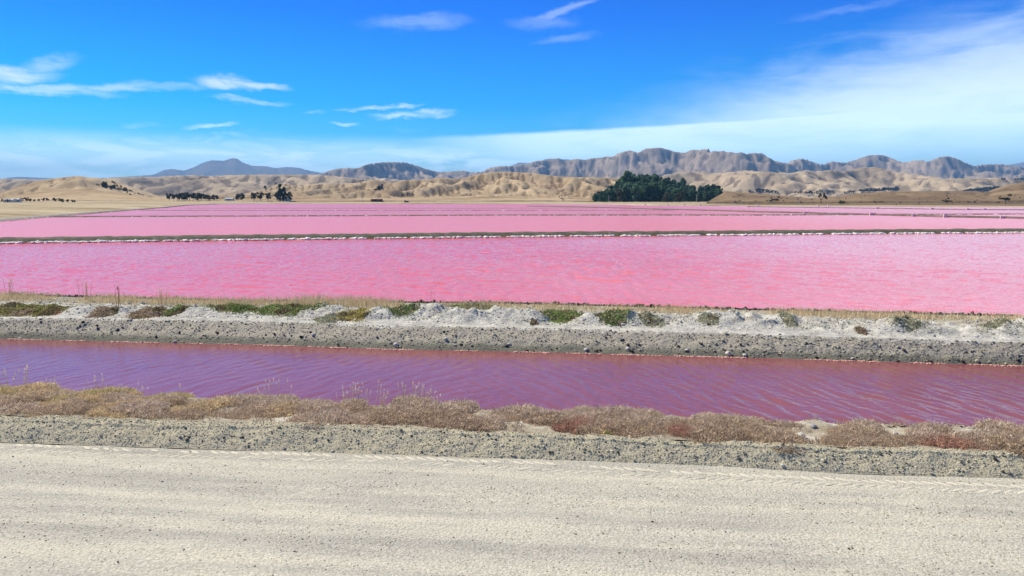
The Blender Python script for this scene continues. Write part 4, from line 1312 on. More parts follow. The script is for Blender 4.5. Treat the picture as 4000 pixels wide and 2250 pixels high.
def part(name, boxes, mat, tone, parent, **kw):
    V, F, off = [], [], 0
    for c, s in boxes:
        v, f = box_arr(c, s); V.append(v); F.append(f + off); off += 8
    V = np.concatenate(V)
    return add_mesh(name, V, np.concatenate(F), mat, False, np.tile(tone, (len(V), 1)), parent=parent, **kw)

def gable(name, w, d, z0, rise, over, mat, tone, parent):
    a, b_ = w / 2 + over, d / 2 + over
    v = [(-a, -b_, z0), (a, -b_, z0), (a, b_, z0), (-a, b_, z0), (-a, 0, z0 + rise), (a, 0, z0 + rise)]
    f3 = [(0, 1, 5, 4), (2, 3, 4, 5), (3, 2, 1, 0), (0, 4, 3, 3), (1, 2, 5, 5)]
    me = bpy.data.meshes.new(name); me.from_pydata(v, [], [tuple(dict.fromkeys(q)) for q in f3]); me.materials.append(mat)
    at = me.color_attributes.new('tone', 'FLOAT_COLOR', 'POINT')
    for e in at.data: e.color = (*tone, 1)
    o = bpy.data.objects.new(name, me); COL.objects.link(o); o.parent = parent
    return o

def building(name, px, py_base, w, d, h, wall_t, roof_t, label, cat, rise=.6, door=True, wins=2):
    p = hit_terrain(px, py_base, 100, 1500, ('far_land', 'hills'))
    e = empty(name, (p[0], p[1], p[2] - .1), label=label, cat=cat)
    part('wall', [((0, 0, h / 2), (w, d, h))], m_white, wall_t, e)
    gable('roof', w, d, h + .004, rise, .25, m_red, roof_t, e)
    if door: part('door', [((0, -d / 2 - .03, .95), (.9, .08, 1.9))], m_grey, (.12, .10, .09), e)
    for i in range(wins):
        x = (-w / 2 + w * (i + .5) / wins) if wins > 1 else -w * .3
        if abs(x) < .8: x += 1.2
        wf_ = part('window', [((x, -d / 2 - .02, 1.35), (1.0, .06, .9))], m_white, (.6, .6, .58), e)
        part('pane', [((x, -d / 2 - .06, 1.35), (.84, .03, .74))], m_grey, (.05, .06, .07), wf_)
    return e
building('shed', 1472, 788, 9.5, 5, 1.7, (.07, .022, .022), (.09, .03, .03), 'long low dark red shed on the far shore', 'shed', .4, True, 3)
building('hut', 1588, 790.5, 3.2, 2.4, 1.1, (.06, .05, .045), (.07, .06, .055), 'small dark hut on the far shore right of the red shed', 'hut', .3, False, 1)
building('farmhouse', 1124, 787, 5.0, 4, 1.6, (.62, .62, .58), (.42, .42, .42), 'small white building below the tall cypress', 'house', .5)
building('farmhouse', 897, 784, 7.5, 5, 2.0, (.58, .60, .60), (.45, .48, .50), 'pale roofed house between the shelter belt and the dark pair of trees', 'house', .9)
building('farmhouse', 40, 790.5, 5.0, 4, 1.5, (.66, .64, .58), (.5, .5, .48), 'white house at the far left end of the hedgerow', 'house', .6)
building('farmhouse', 70, 790.5, 3.0, 3, 1.7, (.66, .64, .58), (.5, .5, .48), 'small white house right of the one at the far left', 'house', .6)

for px, b_, t_, lab in [(2378, 790, 763, 'pale power pole in front of the left end of the dark pines'), (2721, 788, 761, 'pale power pole in front of the right end of the dark pines'),
                        (3118, 796, 768, 'pale power pole between the spreading tree and the tiered pine'), (1416, 790, 769, 'pale power pole left of the red shed')]:
    p, h = place(px, b_, t_, ('far_land',))
    yy = min(p[1], 560.0); u, w = ray(px, b_)
    e = empty('power_pole', (u * yy, yy, CAM_H + w * yy - .1), label=lab, cat='power pole')
    h = h * yy / p[1]
    an = np.linspace(0, 2 * np.pi, 9)[:-1]
    ring = lambda r, z: np.stack([r * np.cos(an), r * np.sin(an), np.full(8, z)], -1)
    V = np.concatenate([ring(.17, 0), ring(.12, h)])
    F = np.array([(i, (i + 1) % 8, 8 + (i + 1) % 8, 8 + i) for i in range(8)])
    add_mesh('pole', V, F, m_grey, True, np.tile((.42, .42, .42), (16, 1)), parent=e)
    part('crossarm', [((0, 0, h * .93), (1.6, .12, .14))], m_grey, (.36, .34, .32), e)
    for q in (-.7, 0.0, .7):
        part('insulator', [((q, 0, h * .93 + .15), (.1, .1, .16))], m_white, (.55, .55, .55), e)

# white sluice boxes in the pond banks
sl = 0
for f, px, sz in [(B3, 3147, .8), (B3, 3407, 1.0), (B3, 3571, .8), (B3, 3696, .9), (B3, 3917, .8), (B5, 3426, .9), (B5, 3640, .9), (B5, 3780, .9), (B5, 3845, .9)]:
    u = ray(px, 820)[0]; y = float(f(u))
    e = empty('sluice_gate', (u * y, y - .2, Z_POND - .05), label='small white sluice gate set into a dark far pond bank', cat='sluice gate', group='sluice gates in the far pond banks')
    for q in (-.5, .5):
        part('post', [((q * sz, 0, .35 * sz), (.16 * sz, .2 * sz, .7 * sz))], m_white, (.7, .68, .66), e)
    part('board', [((0, .02, .30 * sz), (.84 * sz, .08 * sz, .5 * sz))], m_white, (.72, .70, .68), e)
for px in (2520, 2608, 2672, 2735, 2800, 2960, 3195, 3236):
    u = ray(px, 803)[0]; y = float(SHORE(u)) - 1.0
    e = empty('marker_post', (u * y, y, Z_POND - .1), label='stubby white marker standing in the water edge of the far shore', cat='marker', group='white markers along the far shore')
    part('post', [((0, 0, .45), (.5, .4, .9))], m_white, (.7, .68, .66), e)
    part('cap', [((0, 0, .95), (.62, .5, .1))], m_white, (.66, .64, .62), e)

# ------------------------------------------------------------------ gravel and stones
m_stone = tone_mat('stones', .9, 30.0, .25, bump_scale=60.0, bump_dist=.006)
rg = np.random.default_rng(101)
STONES0 = [rock_shape(ICO0, rg, .2, .7) for _ in range(10)]
STONES_O = [rock_shape(OCT, rg, .2, .7) for _ in range(8)]

def view_x(rng, n, y, m=1.05):
    return rng.uniform(-1, 1, n) * .70 * m * y

def stone_tones(rng, n, mean=.30, sd=.09, dark=.18):
    g = np.clip(rng.normal(mean, sd, n), .08, .62)
    d = rng.uniform(size=n) < dark
    g = np.where(d, rng.uniform(.05, .12, n), g)
    hue = rng.normal(0, .02, n)
    return np.stack([g * (1.02 + hue), g * .97, g * (.73 - hue)], -1)

# windrow gravel
n = 30000
x = rg.uniform(-7.6, 6.8, n)
t = rg.uniform(-.03, 1.0, n) ** .95
ya, yb = L0(x), L2(x)
y = ya + (yb - ya) * np.where(np.isnan(t), 0, t)
sz = np.clip(rg.lognormal(math.log(.0044), .5, n), .0025, .022)
z = z_wind(x, y) + sz * .15
v, f, c = merge_scatter(STONES0, np.stack([x, y, z], -1), sz, rg, stone_tones(rg, n, .45, .08, .05))
add_mesh('gravel', v, f, m_stone, False, c, kind='stuff')
n = 300
x = rg.uniform(-7.2, 6.5, n); t = rg.uniform(.02, .8, n)
y = L0(x) + (L2(x) - L0(x)) * t
sz = np.clip(rg.lognormal(math.log(.013), .35, n), .008, .03)
v, f, c = merge_scatter(STONES0, np.stack([x, y, z_wind(x, y) + sz * .3], -1), sz, rg, stone_tones(rg, n, .34, .12, .40))
add_mesh('gravel', v, f, m_stone, False, c, kind='stuff')
# road pebbles, thicker in loose bands between the wheel tracks
n = 30000
y = rg.uniform(4.9, 9.2, n)
x = view_x(rg, n, y)
yl = L0(x)
ok = y < yl - .02
a = x * math.cos(ROAD_ANG) + y * math.sin(ROAD_ANG); cdist = (yl - y)
band = .30 + 1.0 * np.exp(-((cdist - .95) / .30) ** 2) + .6 * np.exp(-((cdist - 2.15) / .25) ** 2) + .35 * sstep(-2, 5, x)
ok &= rg.uniform(size=n) < band * (.55 + .5 * np.clip(fbm(a * .5, cdist * 3, 5, 3) + .4, 0, 1))
x, y = x[ok], y[ok]; n = len(x)
sz = np.clip(rg.lognormal(math.log(.0040), .42, n), .0025, .016)
tn_ = stone_tones(rg, n, .36, .10, .09)
v, f, c = merge_scatter(STONES_O, np.stack([x, y, z_road(x, y) + sz * .25], -1), sz, rg, tn_)
add_mesh('gravel', v, f, m_stone, False, c, kind='stuff')
# canal bank gravel
n = 9000
x = rg.uniform(-13.5, 11.5, n)
t = rg.uniform(0, 1.06, n) ** .8
y = L4(x) + (L5(x) - L4(x)) * t
sz = np.clip(rg.lognormal(math.log(.010), .5, n), .005, .05)
v, f, c = merge_scatter(STONES0, np.stack([x, y, z_bund(x, y) + sz * .2], -1), sz, rg, stone_tones(rg, n, .34, .10, .08))
add_mesh('gravel', v, f, m_stone, False, c, kind='stuff')

# crumbs of salt crust and spoil strewn over the dividing bank
n = 9000
x = rg.uniform(-16, 13, n)
t = rg.uniform(.12, .80, n)
y = L5(x) + (L6(x) - L5(x)) * t
ok = fbm(x * 1.2, y * 1.6, 95, 3) > -.15
x, y = x[ok], y[ok]; n = len(x)
sz = np.clip(rg.lognormal(math.log(.013), .55, n), .006, .07)
g_ = np.clip(rg.normal(.47, .14, n), .12, .7)
tn_ = np.stack([g_, g_ * .99, g_ * .93], -1)
v, f, c = merge_scatter(STONES0, np.stack([x, y, z_bund(x, y) + sz * .15], -1), sz, rg, tn_)
add_mesh('salt_crust_rubble', v, f, m_stone, False, c, kind='stuff')

# stones one can pick out
def rock_meshes(n, tone, jit=.2, flat=.7):
    out = []
    for _ in range(n):
        v, f = rock_shape(ICO1, rg, jit, flat)
        out.append(mesh_data('rock', v, f, m_stone, True, np.tile(tone, (len(v), 1))))
    return out
DARK_R, WHITE_R, GREY_R = rock_meshes(9, (.055, .05, .047), .32), rock_meshes(4, (.54, .53, .49), .24), rock_meshes(4, (.30, .30, .30), .12)

def stone_at(px, py, r, meshes, zf, lo, hi, name, label, cat='stone', group=None):
    u, w = ray(px, py)
    ys = np.linspace(lo, hi, 1200)
    g = zf(u * ys, ys)
    k = int(np.argmax(CAM_H + w * ys <= g))
    y = ys[k]
    s = r / FPX * y
    return link(name, random.choice(meshes), (u * y, y, g[k] + s * .3), (random.uniform(-.3, .3), random.uniform(-.3, .3), random.uniform(0, 6)), (s, s, s), label=label, cat=cat, group=group)

DK = [(1213, 1300), (1177, 1317), (1072, 1306), (1473, 1320), (1322, 1352), (1505, 1350), (1738, 1325), (1800, 1348), (1980, 1352), (1734, 1298), (2057, 1371), (2155, 1368), (2175, 1362), (2295, 1347), (2330, 1373), (2344, 1370), (2430, 1330), (2467, 1373), (2452, 1350),
      (2498, 1349), (2638, 1350), (2650, 1354), (2740, 1345), (2679, 1373), (2826, 1369), (2893, 1348), (2920, 1346), (2903, 1373), (2918, 1369), (3150, 1342), (3565, 1372), (3530, 1370), (3282, 1391), (3775, 1378), (3980, 1393), (3975, 1408), (3635, 1413), (3507, 1412), (3760, 1415),
      (3398, 1407), (3190, 1398), (325, 1260), (382, 1284), (380, 1272), (160, 1259), (530, 1290), (850, 1302), (960, 1268), (888, 1300), (700, 1300), (610, 1318), (460, 1290)]
for px, py in DK:
    stone_at(px, py, random.uniform(4, 7.5), DARK_R, z_bund, 13, 21, 'dark_stone', 'dark stone lying on the grey far bank of the canal', group='dark stones on the canal bank')
st = [(684, 1338, 8, 'white stone at the water edge of the canal at left, alone'), (80, 1324, 6, 'small white stone at the water edge near the left border'), (1224, 1310, 9, 'white stone high on the grey canal bank beside a dark stone'), (1546, 1350, 11, 'pale stone sitting behind a dark one near the canal water'),
      (1741, 1327, 9, 'pale stone halfway up the grey canal bank'), (1990, 1348, 9, 'white stone beside a dark one low on the bank, at mid length'), (2290, 1368, 9, 'white stone low on the bank below the bowl shaped green mat'), (2452, 1366, 10, 'white stone at the water edge right of the pair of dark stones'),
      (2845, 1384, 12, 'white flat stone at the water edge among dark stones'), (2910, 1390, 9, 'white stone at the water edge below two round dark stones'), (2683, 1370, 8, 'white stone next to a dark stone above the waterline right of middle'), (3330, 1402, 7, 'pale stone at the water edge under the right bank')]
for px, py, r, lab in st:
    stone_at(px, py, r, WHITE_R, z_bund, 13, 21, 'white_stone', lab)
for px, py, r, ms, nm, lab in [(3178, 1672, 17, GREY_R, 'grey_boulder', 'smooth grey boulder half hidden in brown scrub at right'), (3125, 1708, 20, WHITE_R, 'white_boulder', 'wide white rock in front of the grey boulder in the scrub'), (2370, 1664, 17, WHITE_R, 'white_boulder', 'white rock in the brown scrub right of middle'),
                               (3498, 1700, 10, WHITE_R, 'white_stone', 'small white stone on the edge of the brown scrub at right'), (3057, 1822, 9, WHITE_R, 'white_stone', 'single white stone at the foot of the gravel windrow'), (1961, 1744, 7, WHITE_R, 'white_stone', 'small white stone on the gravel windrow near the middle')]:
    zf = z_wind if py > 1740 else z_verge
    stone_at(px, py, r, ms, zf, 7, 13, nm, lab, 'rock')
for k in range(46):
    t = random.random()
    px = 3210 + t * 760; py = np.interp(px, [3210, 3470, 3660, 3960], [1646, 1668, 1664, 1668]) + random.uniform(-3, 4)
    stone_at(px, py, random.uniform(3.5, 6), DARK_R, z_verge, 8, 13, 'dark_stone', 'small dark stone on the bare lip above the canal at right', group='stones on the canal lip')

# dark clods along the back edge of the dividing bank
clod_t = []
rc = np.random.default_rng(55)
xs_c = np.linspace(-16.0, 13.2, 300)
for x in xs_c:
    x = x + rc.uniform(-.04, .04)
    y = float(L6(x)) - .02 + rc.normal(0, .05)
    s = min(.07, .040 * rc.lognormal(0, .3))
    z = float(z_bund(x, y)[0])
    link('dark_clod', random.choice(DARK_R), (x, y, z + s * .55), (rc.uniform(-.4, .4), rc.uniform(-.4, .4), rc.uniform(0, 6)), (s * rc.uniform(.7, 1.5), s * rc.uniform(.6, 1.2), s * rc.uniform(.8, 1.9)), label='dark clod in the ragged line along the back edge of the salt bank', cat='clod', group='dark clods along the back of the salt bank')
n = 7000
x = rc.uniform(-16, 13.2, n); y = L6(x) + rc.normal(.0, .06, n)
sz = rc.uniform(.015, .046, n)
v, f, c = merge_scatter(STONES0, np.stack([x, y, z_bund(x, y) + sz * .3], -1), sz, rc, np.tile((.06, .055, .05), (n, 1)))
add_mesh('clod_rubble', v, f, m_stone, False, c, kind='stuff')

# ------------------------------------------------------------------ tyre track: pressed bars of pale dust on the road
m_bar, N, b = new_mat('pressed_dust')
g = N.noise(obj_co(N), 40, 4, .7)
N.put(b.inputs['Base Color'], N.ramp(g, [(.3, (.52, .495, .41)), (.7, (.66, .625, .52))]))
b.inputs['Roughness'].default_value = 1.0
b.inputs['Specular IOR Level'].default_value = .1
bump(N, b, g, .6, .01)
LT = poly([(0, 1742), (656, 1768), (1300, 1786), (1956, 1813), (2600, 1847), (3306, 1884), (4000, 1911)], 0.0)
def bar_mesh():
    prof = [(-1, 0.0), (-.45, .75), (0, 1.0), (.45, .75), (1, 0.0)]
    V = []
    for i, s in enumerate(np.linspace(-1, 1, 7)):
        k = math.sqrt(max(0.0, 1 - abs(s) ** 3)) + .08
        for w_, h_ in prof:
            V.append((s, w_ * k * (1 + rg.uniform(-.15, .15)), h_ * k * (1 + rg.uniform(-.2, .2)) - .12))
    return mesh_data('tread_bar', np.array(V), grid_faces(7, 5), m_bar, True)
BARS = [bar_mesh() for _ in range(6)]
x = -6.6
while x < 5.9:
    yc = float(LT(x)); y2 = float(LT(x + .1)); ang = math.atan2(y2 - yc, .1)
    strength = float(np.interp(x, [-7, -1.5, 1, 6], [.22, .28, .50, .50])) * random.uniform(.75, 1.15)
    for s_ in (-1, 1):
        if random.random() < (.22 if x < -1 else .10): continue
        off_ = .075
        a = ang - s_ * .55 + random.uniform(-.1, .1)
        bx_, by_ = x + (.045 if s_ > 0 else 0), yc + s_ * off_ + random.uniform(-.012, .012)
        link('tread_bar', random.choice(BARS), (bx_, by_, float(z_road(bx_, by_)[0]) + .0005), (0, 0, a),
             (.085 * random.uniform(.8, 1.2), .021 * random.uniform(.8, 1.2), .020 * strength), parent=road)
    x += .125

# ------------------------------------------------------------------ scrub, mats and grasses
def blades(n, rng, spread, height, width, tones, lean=.5, curve=.2):
    """a tuft of tapering blades rooted within spread (ellipse), as triangles"""
    r = np.sqrt(rng.uniform(0, 1, n)); a = rng.uniform(0, 2 * np.pi, n)
    bx, by = r * np.cos(a) * spread[0], r * np.sin(a) * spread[1]
    dome = np.sqrt(np.clip(1 - (r * .92) ** 2, 0, 1))
    h = height * dome * rng.uniform(.55, 1.1, n)
    la = rng.uniform(0, 2 * np.pi, n); ll = lean * h * rng.uniform(.2, 1.0, n)
    wa = rng.uniform(0, np.pi, n)
    w = width * rng.uniform(.6, 1.4, n)
    z0 = h * rng.uniform(0, .55, n)
    p0 = np.stack([bx - np.cos(wa) * w, by - np.sin(wa) * w, z0], -1)
    p1 = np.stack([bx + np.cos(wa) * w, by + np.sin(wa) * w, z0], -1)
    p2 = np.stack([bx + np.cos(la) * ll + np.cos(a) * ll * .4, by + np.sin(la) * ll + np.sin(a) * ll * .4, h], -1)
    V = np.stack([p0, p1, p2], 1).reshape(-1, 3)
    t = tones[rng.integers(0, len(tones), n)] * rng.uniform(.7, 1.3, (n, 1))
    return V, np.arange(n * 3).reshape(-1, 3), np.repeat(np.clip(t, 0, 1), 3, 0)

rs = np.random.default_rng(202)
RUSTY = np.array([(.31, .24, .165), (.37, .29, .205), (.27, .205, .145), (.43, .355, .265), (.23, .18, .14)])
GREYB = np.array([(.34, .275, .21), (.41, .34, .27), (.27, .21, .16), (.48, .41, .33)])
STRAW = np.array([(.44, .35, .22), (.52, .43, .28), (.38, .30, .19), (.32, .25, .16)])
OLIV = np.array([(.34, .30, .14), (.40, .34, .18), (.30, .26, .13), (.44, .37, .21)])
REDD = np.array([(.29, .175, .125), (.26, .15, .11), (.33, .21, .15)])
SHR = {}
for nm, tn_ in [('rust', RUSTY), ('grey', GREYB), ('straw', STRAW), ('olive', OLIV), ('red', REDD)]:
    SHR[nm] = []
    for _ in range(3):
        V, F, C = blades(800, rs, (.32, .24), .125, .005, tn_ * 1.6, .9)
        n_ = 4000
        d = rs.normal(size=(n_, 3)); d /= np.linalg.norm(d, axis=1, keepdims=True); d[:, 2] = np.abs(d[:, 2])
        lump = 1 + .30 * vnoise(d[:, 0] * 2.2 + 10 * len(SHR), d[:, 1] * 2.2, int(rs.integers(999)))
        cen = d * (rs.uniform(.35, 1, (n_, 1)) ** .5) * np.array([.33, .26, .072]) * lump[:, None]
        cen[:, 2] += .01
        V2, F2, C2 = leaf_tris(cen, .0105, rs, tn_[rs.integers(0, len(tn_), n_)] * 1.65 * (1 + .4 * vnoise(cen[:, 0] * 9, cen[:, 1] * 9, 4))[:, None], .3)
        V, F, C = np.concatenate([V, V2]), np.concatenate([F, F2 + len(V)]), np.concatenate([C, np.clip(C2, 0, 1)])
        SHR[nm].append(mesh_data('scrub_shrub', V, F, m_twig, False, C))
lab_s = {'rust': 'low rusty brown twiggy shrub in the scrub along the canal', 'grey': 'low grey brown twiggy shrub in the scrub along the canal', 'straw': 'straw coloured grassy shrub at the left of the canal scrub',
         'olive': 'olive yellow shrub at the left of the canal scrub', 'red': 'dark red low shrub at the front of the canal scrub'}
# bare sandy gaps (photograph pixels)
GAPS = [(570, 1555, 45, 14), (760, 1548, 45, 16), (1475, 1590, 70, 14), (1870, 1610, 65, 16), (1900, 1618, 50, 14), (2370, 1662, 40, 22), (2640, 1632, 55, 14), (3125, 1706, 42, 20), (3240, 1665, 50, 22), (3500, 1692, 14, 26), (3780, 1680, 90, 16), (2190, 1595, 60, 10), (900, 1560, 25, 10), (1130, 1632, 22, 6), (2640, 1735, 30, 8), (3178, 1672, 26, 20)]
GAPW = []
for px, py, a, c_ in GAPS:
    x, y = unproj(px, py, .12)
    GAPW.append((x, y, a / FPX * y, c_ / FPX * y * 3.3))
cnt = 0
xs_s = np.arange(-10.2, 9.6, .29)
for x in xs_s:
    for row in range(5):
        px_ = x + rs.uniform(-.14, .14)
        y2, y3 = float(L2(px_)), float(L3(px_))
        y = y2 + .17 + (y3 - y2 - .15) * (row + rs.uniform(.1, .9)) / 5
        if any(((px_ - gx_) / (ga + .13)) ** 2 + ((y - gy_) / (gb_ + .12)) ** 2 < 1 for gx_, gy_, ga, gb_ in GAPW): continue
        dens = .94 + .40 * float(fbm(px_ * .7, y * .9, 66, 2))
        if px_ > 3.2 and row == 4: dens -= .85
        if rs.uniform() > dens: continue
        left = float(sstep(-2.5, -6.0, px_))
        q = rs.uniform()
        if q < left * .50: kd = 'straw' if (row < 3 or rs.uniform() < .4) else 'olive'
        elif row == 0 and q > .80 and px_ > 0: kd = 'red'
        elif row >= 3 or q > .72: kd = 'grey'
        else: kd = 'rust'
        s = rs.uniform(.62, 1.15)
        if cnt >= 298: continue
        cnt += 1
        z = float(z_verge(px_, y)[0])
        link('scrub_shrub', random.choice(SHR[kd]), (px_, y, z - .015), (0, 0, rs.uniform(0, 6.28)), (s * 1.15, s, s * rs.uniform(.75, 1.2)), label=lab_s[kd], cat='shrub', group='shrubs of the scrub along the canal')

# dry litter carpet under and between the shrubs
n = 40000
x = rs.uniform(-13.5, 13.5, n)
t = rs.uniform(0, 1, n)
y = L2(x) + (L3(x) - L2(x)) * t
ok = np.ones(n, bool)
for gx_, gy_, ga, gb_ in GAPW:
    ok &= ((x - gx_) / (ga + .04)) ** 2 + ((y - gy_) / (gb_ + .04)) ** 2 > 1
ok &= fbm(x * 1.5, y * 2.0, 91, 3) > -.35
x, y = x[ok], y[ok]; n = len(x)
h = rs.uniform(.02, .085, n); w = rs.uniform(.003, .007, n); an = rs.uniform(0, 6.28, n); ln = rs.uniform(.2, 1.0, n) * h
z = z_verge(x, y)
p0 = np.stack([x - np.cos(an) * w, y - np.sin(an) * w, z - .005], -1); p1 = np.stack([x + np.cos(an) * w, y + np.sin(an) * w, z - .005], -1)
la = rs.uniform(0, 6.28, n)
p2 = np.stack([x + np.cos(la) * ln, y + np.sin(la) * ln, z + h], -1)
left = sstep(-2.0, -6.0, x)[:, None]
tn_ = (RUSTY[rs.integers(0, 5, n)] * (1 - left) + STRAW[rs.integers(0, 4, n)] * left) * rs.uniform(1.05, 1.7, (n, 1))
add_mesh('dry_ground_cover', np.stack([p0, p1, p2], 1).reshape(-1, 3), np.arange(3 * n).reshape(-1, 3), m_twig, False, np.repeat(tn_, 3, 0), kind='stuff')

# mats of low plants on the dividing bank, each a mound of leaves
for cx, cy, rx, ry, tone, lab in MAT_W:
    n = int(np.clip(2600 * rx * ry / .30, 400, 9000) * (.38 if tone == GREYG else 1))
    r = np.sqrt(rs.uniform(0, 1, n)); a = rs.uniform(0, 2 * np.pi, n)
    wob_ = 1 + .28 * vnoise(np.cos(a) * 1.7 + cx, np.sin(a) * 1.7 + cy, 13)
    r = r * (1 + rs.exponential(.16, n) * (rs.uniform(size=n) < .55))
    x = cx + r * np.cos(a) * rx * wob_; y = cy + r * np.sin(a) * ry * wob_
    z = z_bund(x, y) + rs.uniform(0, 1, n) * (.075 * np.clip(1 - r ** 2, 0, 1) + .015)
    cen = np.stack([x, y, z], -1) - np.array([cx, cy, 0])
    pat = np.clip(1 + .5 * fbm(x * 3, y * 3, 15, 3), .5, 1.6)[:, None]
    tns = np.array(tone) * pat * np.array([1, 1, 1])
    strawy = (rs.uniform(size=n) < .18)[:, None]
    tns = np.where(strawy, np.array((.55, .46, .28)), tns)
    mixb = (fbm(x * 2.2, y * 2.2, 18, 2) > .28)[:, None]
    tns = np.where(mixb, np.array((.24, .20, .11)) * pat, tns)
    V, F, C = leaf_tris(cen, .024, rs, tns, .35)
    e = empty('ground_plant', (cx, cy, float(z_bund(cx, cy)[0])), label=lab, cat='ground plant')
    V[:, 2] -= e.location.z
    link('foliage', mesh_data('foliage', V, F, m_twig, False, C), parent=e)

# sparse creeping growth, dead stems and seedlings between the mats
n = 26000
x = rs.uniform(-16, 13, n); t = rs.uniform(.16, .90, n)
y = L5(x) + (L6(x) - L5(x)) * t
ok = fbm(x * .75, y * 1.1, 141, 4) + .5 * (t - .5) > .16
x, y = x[ok], y[ok]; n = len(x)
cen = np.stack([x, y, z_bund(x, y) + rs.uniform(.0, .03, n)], -1)
kk_ = fbm(x * .5, y * .8, 143, 2)
pal = np.where((kk_ > .12)[:, None], np.array((.17, .21, .085)), np.where((kk_ < -.15)[:, None], np.array((.33, .27, .19)), np.array((.27, .28, .19))))
V, F, C = leaf_tris(cen, .016, rs, pal, .4)
add_mesh('creeping_ground_cover', V, F, m_twig, False, C, kind='stuff')

# dry grass along the back of the dividing bank
n = 52000
x = rs.uniform(-20, 18, n)
tt_ = np.clip(rs.normal(.83, .11, n), .52, .985)
y = L5(x) + (L6(x) - L5(x)) * tt_
dens = .42 + .75 * fbm(x * .55, x * 0 + 2, 19, 3) + .5 * np.exp(-((x + 5.4) / 1.6) ** 2) + .3 * np.exp(-((x - 9.0) / 2.5) ** 2)
ok = rs.uniform(size=n) < np.clip(dens, .06, 1)
x, y = x[ok], y[ok]; n = len(x)
h = rs.uniform(.06, .17, n) * (1 + .7 * np.exp(-((x + 5.4) / 1.8) ** 2) + .35 * (x < -2)); w = rs.uniform(.004, .009, n); an = rs.uniform(0, 3.14, n)
z = z_bund(x, y)
la = rs.uniform(0, 6.28, n); ln = h * rs.uniform(.05, .4, n)
p0 = np.stack([x - np.cos(an) * w, y - np.sin(an) * w, z], -1); p1 = np.stack([x + np.cos(an) * w, y + np.sin(an) * w, z], -1)
p2 = np.stack([x + np.cos(la) * ln, y + np.sin(la) * ln, z + h], -1)
tn_ = np.array([(.80, .67, .43), (.70, .57, .35), (.86, .75, .53), (.56, .45, .27)])[rs.integers(0, 4, n)] * rs.uniform(.8, 1.15, (n, 1))
add_mesh('dry_grass', np.stack([p0, p1, p2], 1).reshape(-1, 3), np.arange(3 * n).reshape(-1, 3), m_straw, False, np.repeat(tn_, 3, 0), kind='stuff')

def stalk_arrays(rng, n, spread, hmin, hmax, w, tone, headlen, headw, headtone):
    """upright stalks (crossed thin quads) and their seed heads"""
    SV, SF, HV, HF = [], [], [], []
    for i in range(n):
        bx, by = rng.uniform(-spread, spread), rng.uniform(-spread, spread) * .5
        h = rng.uniform(hmin, hmax); lx, ly = rng.normal(0, .09, 2) * h
        for a in (0, math.pi / 2):
            c, s = math.cos(a) * w, math.sin(a) * w
            o = len(SV)
            SV += [(bx - c, by - s, 0), (bx + c, by + s, 0), (bx + lx + c * .6, by + ly + s * .6, h), (bx + lx - c * .6, by + ly - s * .6, h)]
            SF.append((o, o + 1, o + 2, o + 3))
        for k in range(10):
            o = len(HV); zz = h - headlen * .6 + headlen * k / 9
            ctr = np.array((bx + lx * zz / h, by + ly * zz / h, zz))
            for q in range(3):
                d = rng.normal(size=3); d /= np.linalg.norm(d)
                HV.append(tuple(ctr + d * headw * (1.2 - abs(k - 4) * .14)))
            HF.append((o, o + 1, o + 2))
    return np.array(SV), np.array(SF), np.array(HV), np.array(HF)

def seed_plant(name, loc, n, spread, hmin, hmax, w, tone, hl, hw, htone, label, cat, group=None):
    e = empty(name, loc, label=label, cat=cat, group=group)
    sv_, sf_, hv_, hf_ = stalk_arrays(rs, n, spread, hmin, hmax, w, tone, hl, hw, htone)
    add_mesh('stalk', sv_, sf_, m_twig, False, np.tile(tone, (len(sv_), 1)), parent=e)
    add_mesh('seed_head', hv_, hf_, m_twig, False, np.tile(htone, (len(hv_), 1)) * rs.uniform(.8, 1.2, (len(hv_), 1)), parent=e)

PALE, PALEH = (.72, .60, .44), (.85, .72, .60)
for px, n_, hh in [(14, 4, .20), (50, 3, .16), (90, 4, .20), (122, 3, .24), (190, 3, .14), (225, 3, .16), (375, 3, .17), (398, 3, .18), (480, 2, .12), (565, 3, .14), (705, 2, .14), (1005, 4, .16), (1045, 4, .18), (1110, 4, .22), (1330, 3, .16), (1362, 5, .17), (1395, 6, .20), (1412, 5, .18), (1462, 5, .22), (1478, 4, .16), (1510, 4, .14), (1565, 5, .20), (1620, 6, .19), (1645, 5, .17), (1668, 6, .18), (1690, 5, .14)]:
    py = np.interp(px, [0, 1000, 2000], [1522, 1562, 1605])
    x, y = unproj(px, py, .1)
    z = float(z_verge(x, y)[0])
    seed_plant('grass_tuft', (x, y, z), n_, .10, hh * .9, hh * 1.75, .0036, PALE, .07, .014, PALEH, 'pale seeding grass standing up against the canal water', 'grass tuft', 'seeding grass along the canal lip')
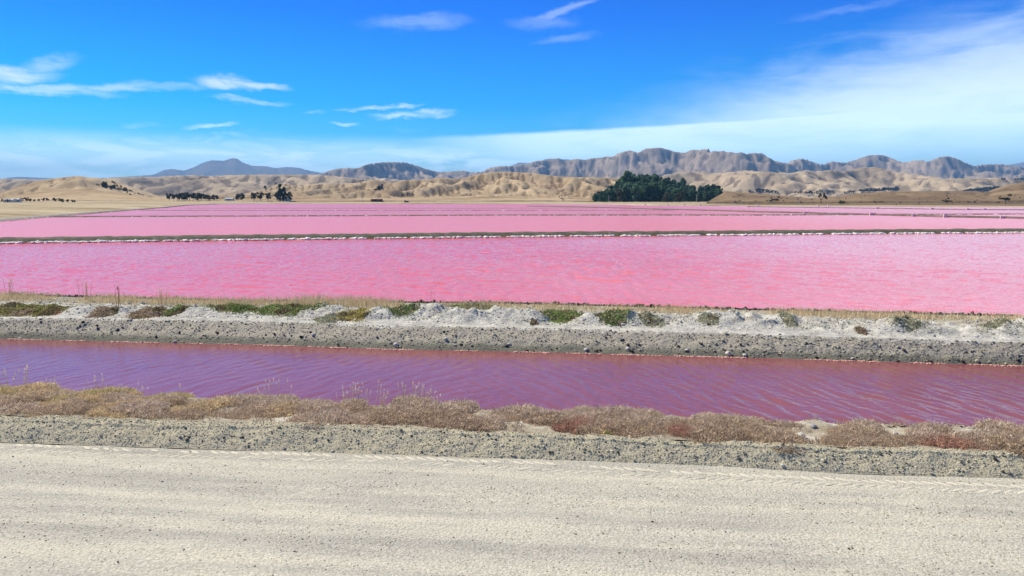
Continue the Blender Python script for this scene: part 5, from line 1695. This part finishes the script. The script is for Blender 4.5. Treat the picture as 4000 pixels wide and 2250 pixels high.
# tall dock weeds on the back of the bank at left
for px, pb, pt, n_, sp, lab in [(36, 1160, 1090, 7, .14, 'bushy pinkish brown weed at the left border of the salt bank'), (330, 1172, 1105, 8, .16, 'fan shaped pinkish brown weed, second from the left border'), (462, 1196, 1110, 4, .05, 'tall narrow brown dock weed, the darkest upright one'), (640, 1194, 1135, 9, .16, 'straw coloured weed fan left of the pointed white heap')]:
    u, w = ray(px, pb)
    ys = np.linspace(17, 25, 800); g = z_bund(u * ys, ys)
    kk = int(np.argmax(CAM_H + w * ys <= g)); y = ys[kk]
    hh = (pb - pt) / FPX * y
    tone = (.26, .14, .08) if px in (462,) else (.60, .42, .30)
    seed_plant('tall_weed', (u * y, y, float(g[kk])), n_, sp, hh * .75, hh * 1.05, .006, tone, hh * .6, .032, tuple(np.array(tone) * 1.15), lab, 'weed')
seed_plant('grass_tuft', (*unproj(1690, 1180, -.04), -.06), 3, .06, .2, .42, .003, (.55, .42, .36), .12, .012, (.6, .47, .42), 'single pale feathery grass tuft against the pink pond', 'grass tuft')
# litter: a yellow strip at the scrub edge
u, w = ray(2372, 1702); y = 9.55
v_ = np.array([(-.055, 0, 0), (.06, .0, -.004), (.062, .022, .0), (-.05, .03, .004), (-.02, .012, .03), (.03, .012, .026)])
x, y = unproj(2372, 1704, .17)
yl = add_mesh('yellow_strip', v_ + np.array([x, y, float(z_verge(x, y)[0]) + .03]), np.array([(0, 1, 4), (1, 5, 4), (1, 2, 5), (2, 3, 5), (3, 4, 5), (3, 0, 4)]), m_white, False, np.tile((.75, .52, .10), (6, 1)), label='torn yellow strip of litter at the front edge of the brown scrub', cat='litter')

# ------------------------------------------------------------------ the air: one closed box of even haze round everything
zmax = 900.0
vb, fb = box_arr((0, 6500, (zmax - 2.2) / 2), (33000, 20000, zmax + 2.2))
m_haze = bpy.data.materials.new('haze')
m_haze.use_nodes = True
ht = m_haze.node_tree
ht.nodes.clear()
hv = ht.nodes.new('ShaderNodeVolumePrincipled')
hv.inputs['Color'].default_value = (.25, .56, 1.0, 1)
hv.inputs['Density'].default_value = 1 / 11000.0
ho = ht.nodes.new('ShaderNodeOutputMaterial')
ht.links.new(hv.outputs[0], ho.inputs['Volume'])
zt = max(o.data.vertices and max((v.co.z for v in o.data.vertices), default=0) or 0 for o in bpy.data.objects if o.name.startswith('mountain'))
add_mesh('haze', np.where(vb[:, 2:3] > 0, np.concatenate([vb[:, :2], np.full((8, 1), zt + 10)], 1), vb), fb, m_haze, False, kind='stuff')
print('objects', len(bpy.data.objects), 'tris', sum(len(o.data.polygons) for o in bpy.data.objects if o.type == 'MESH'), 'shrubs', cnt, 'ztop', zt)
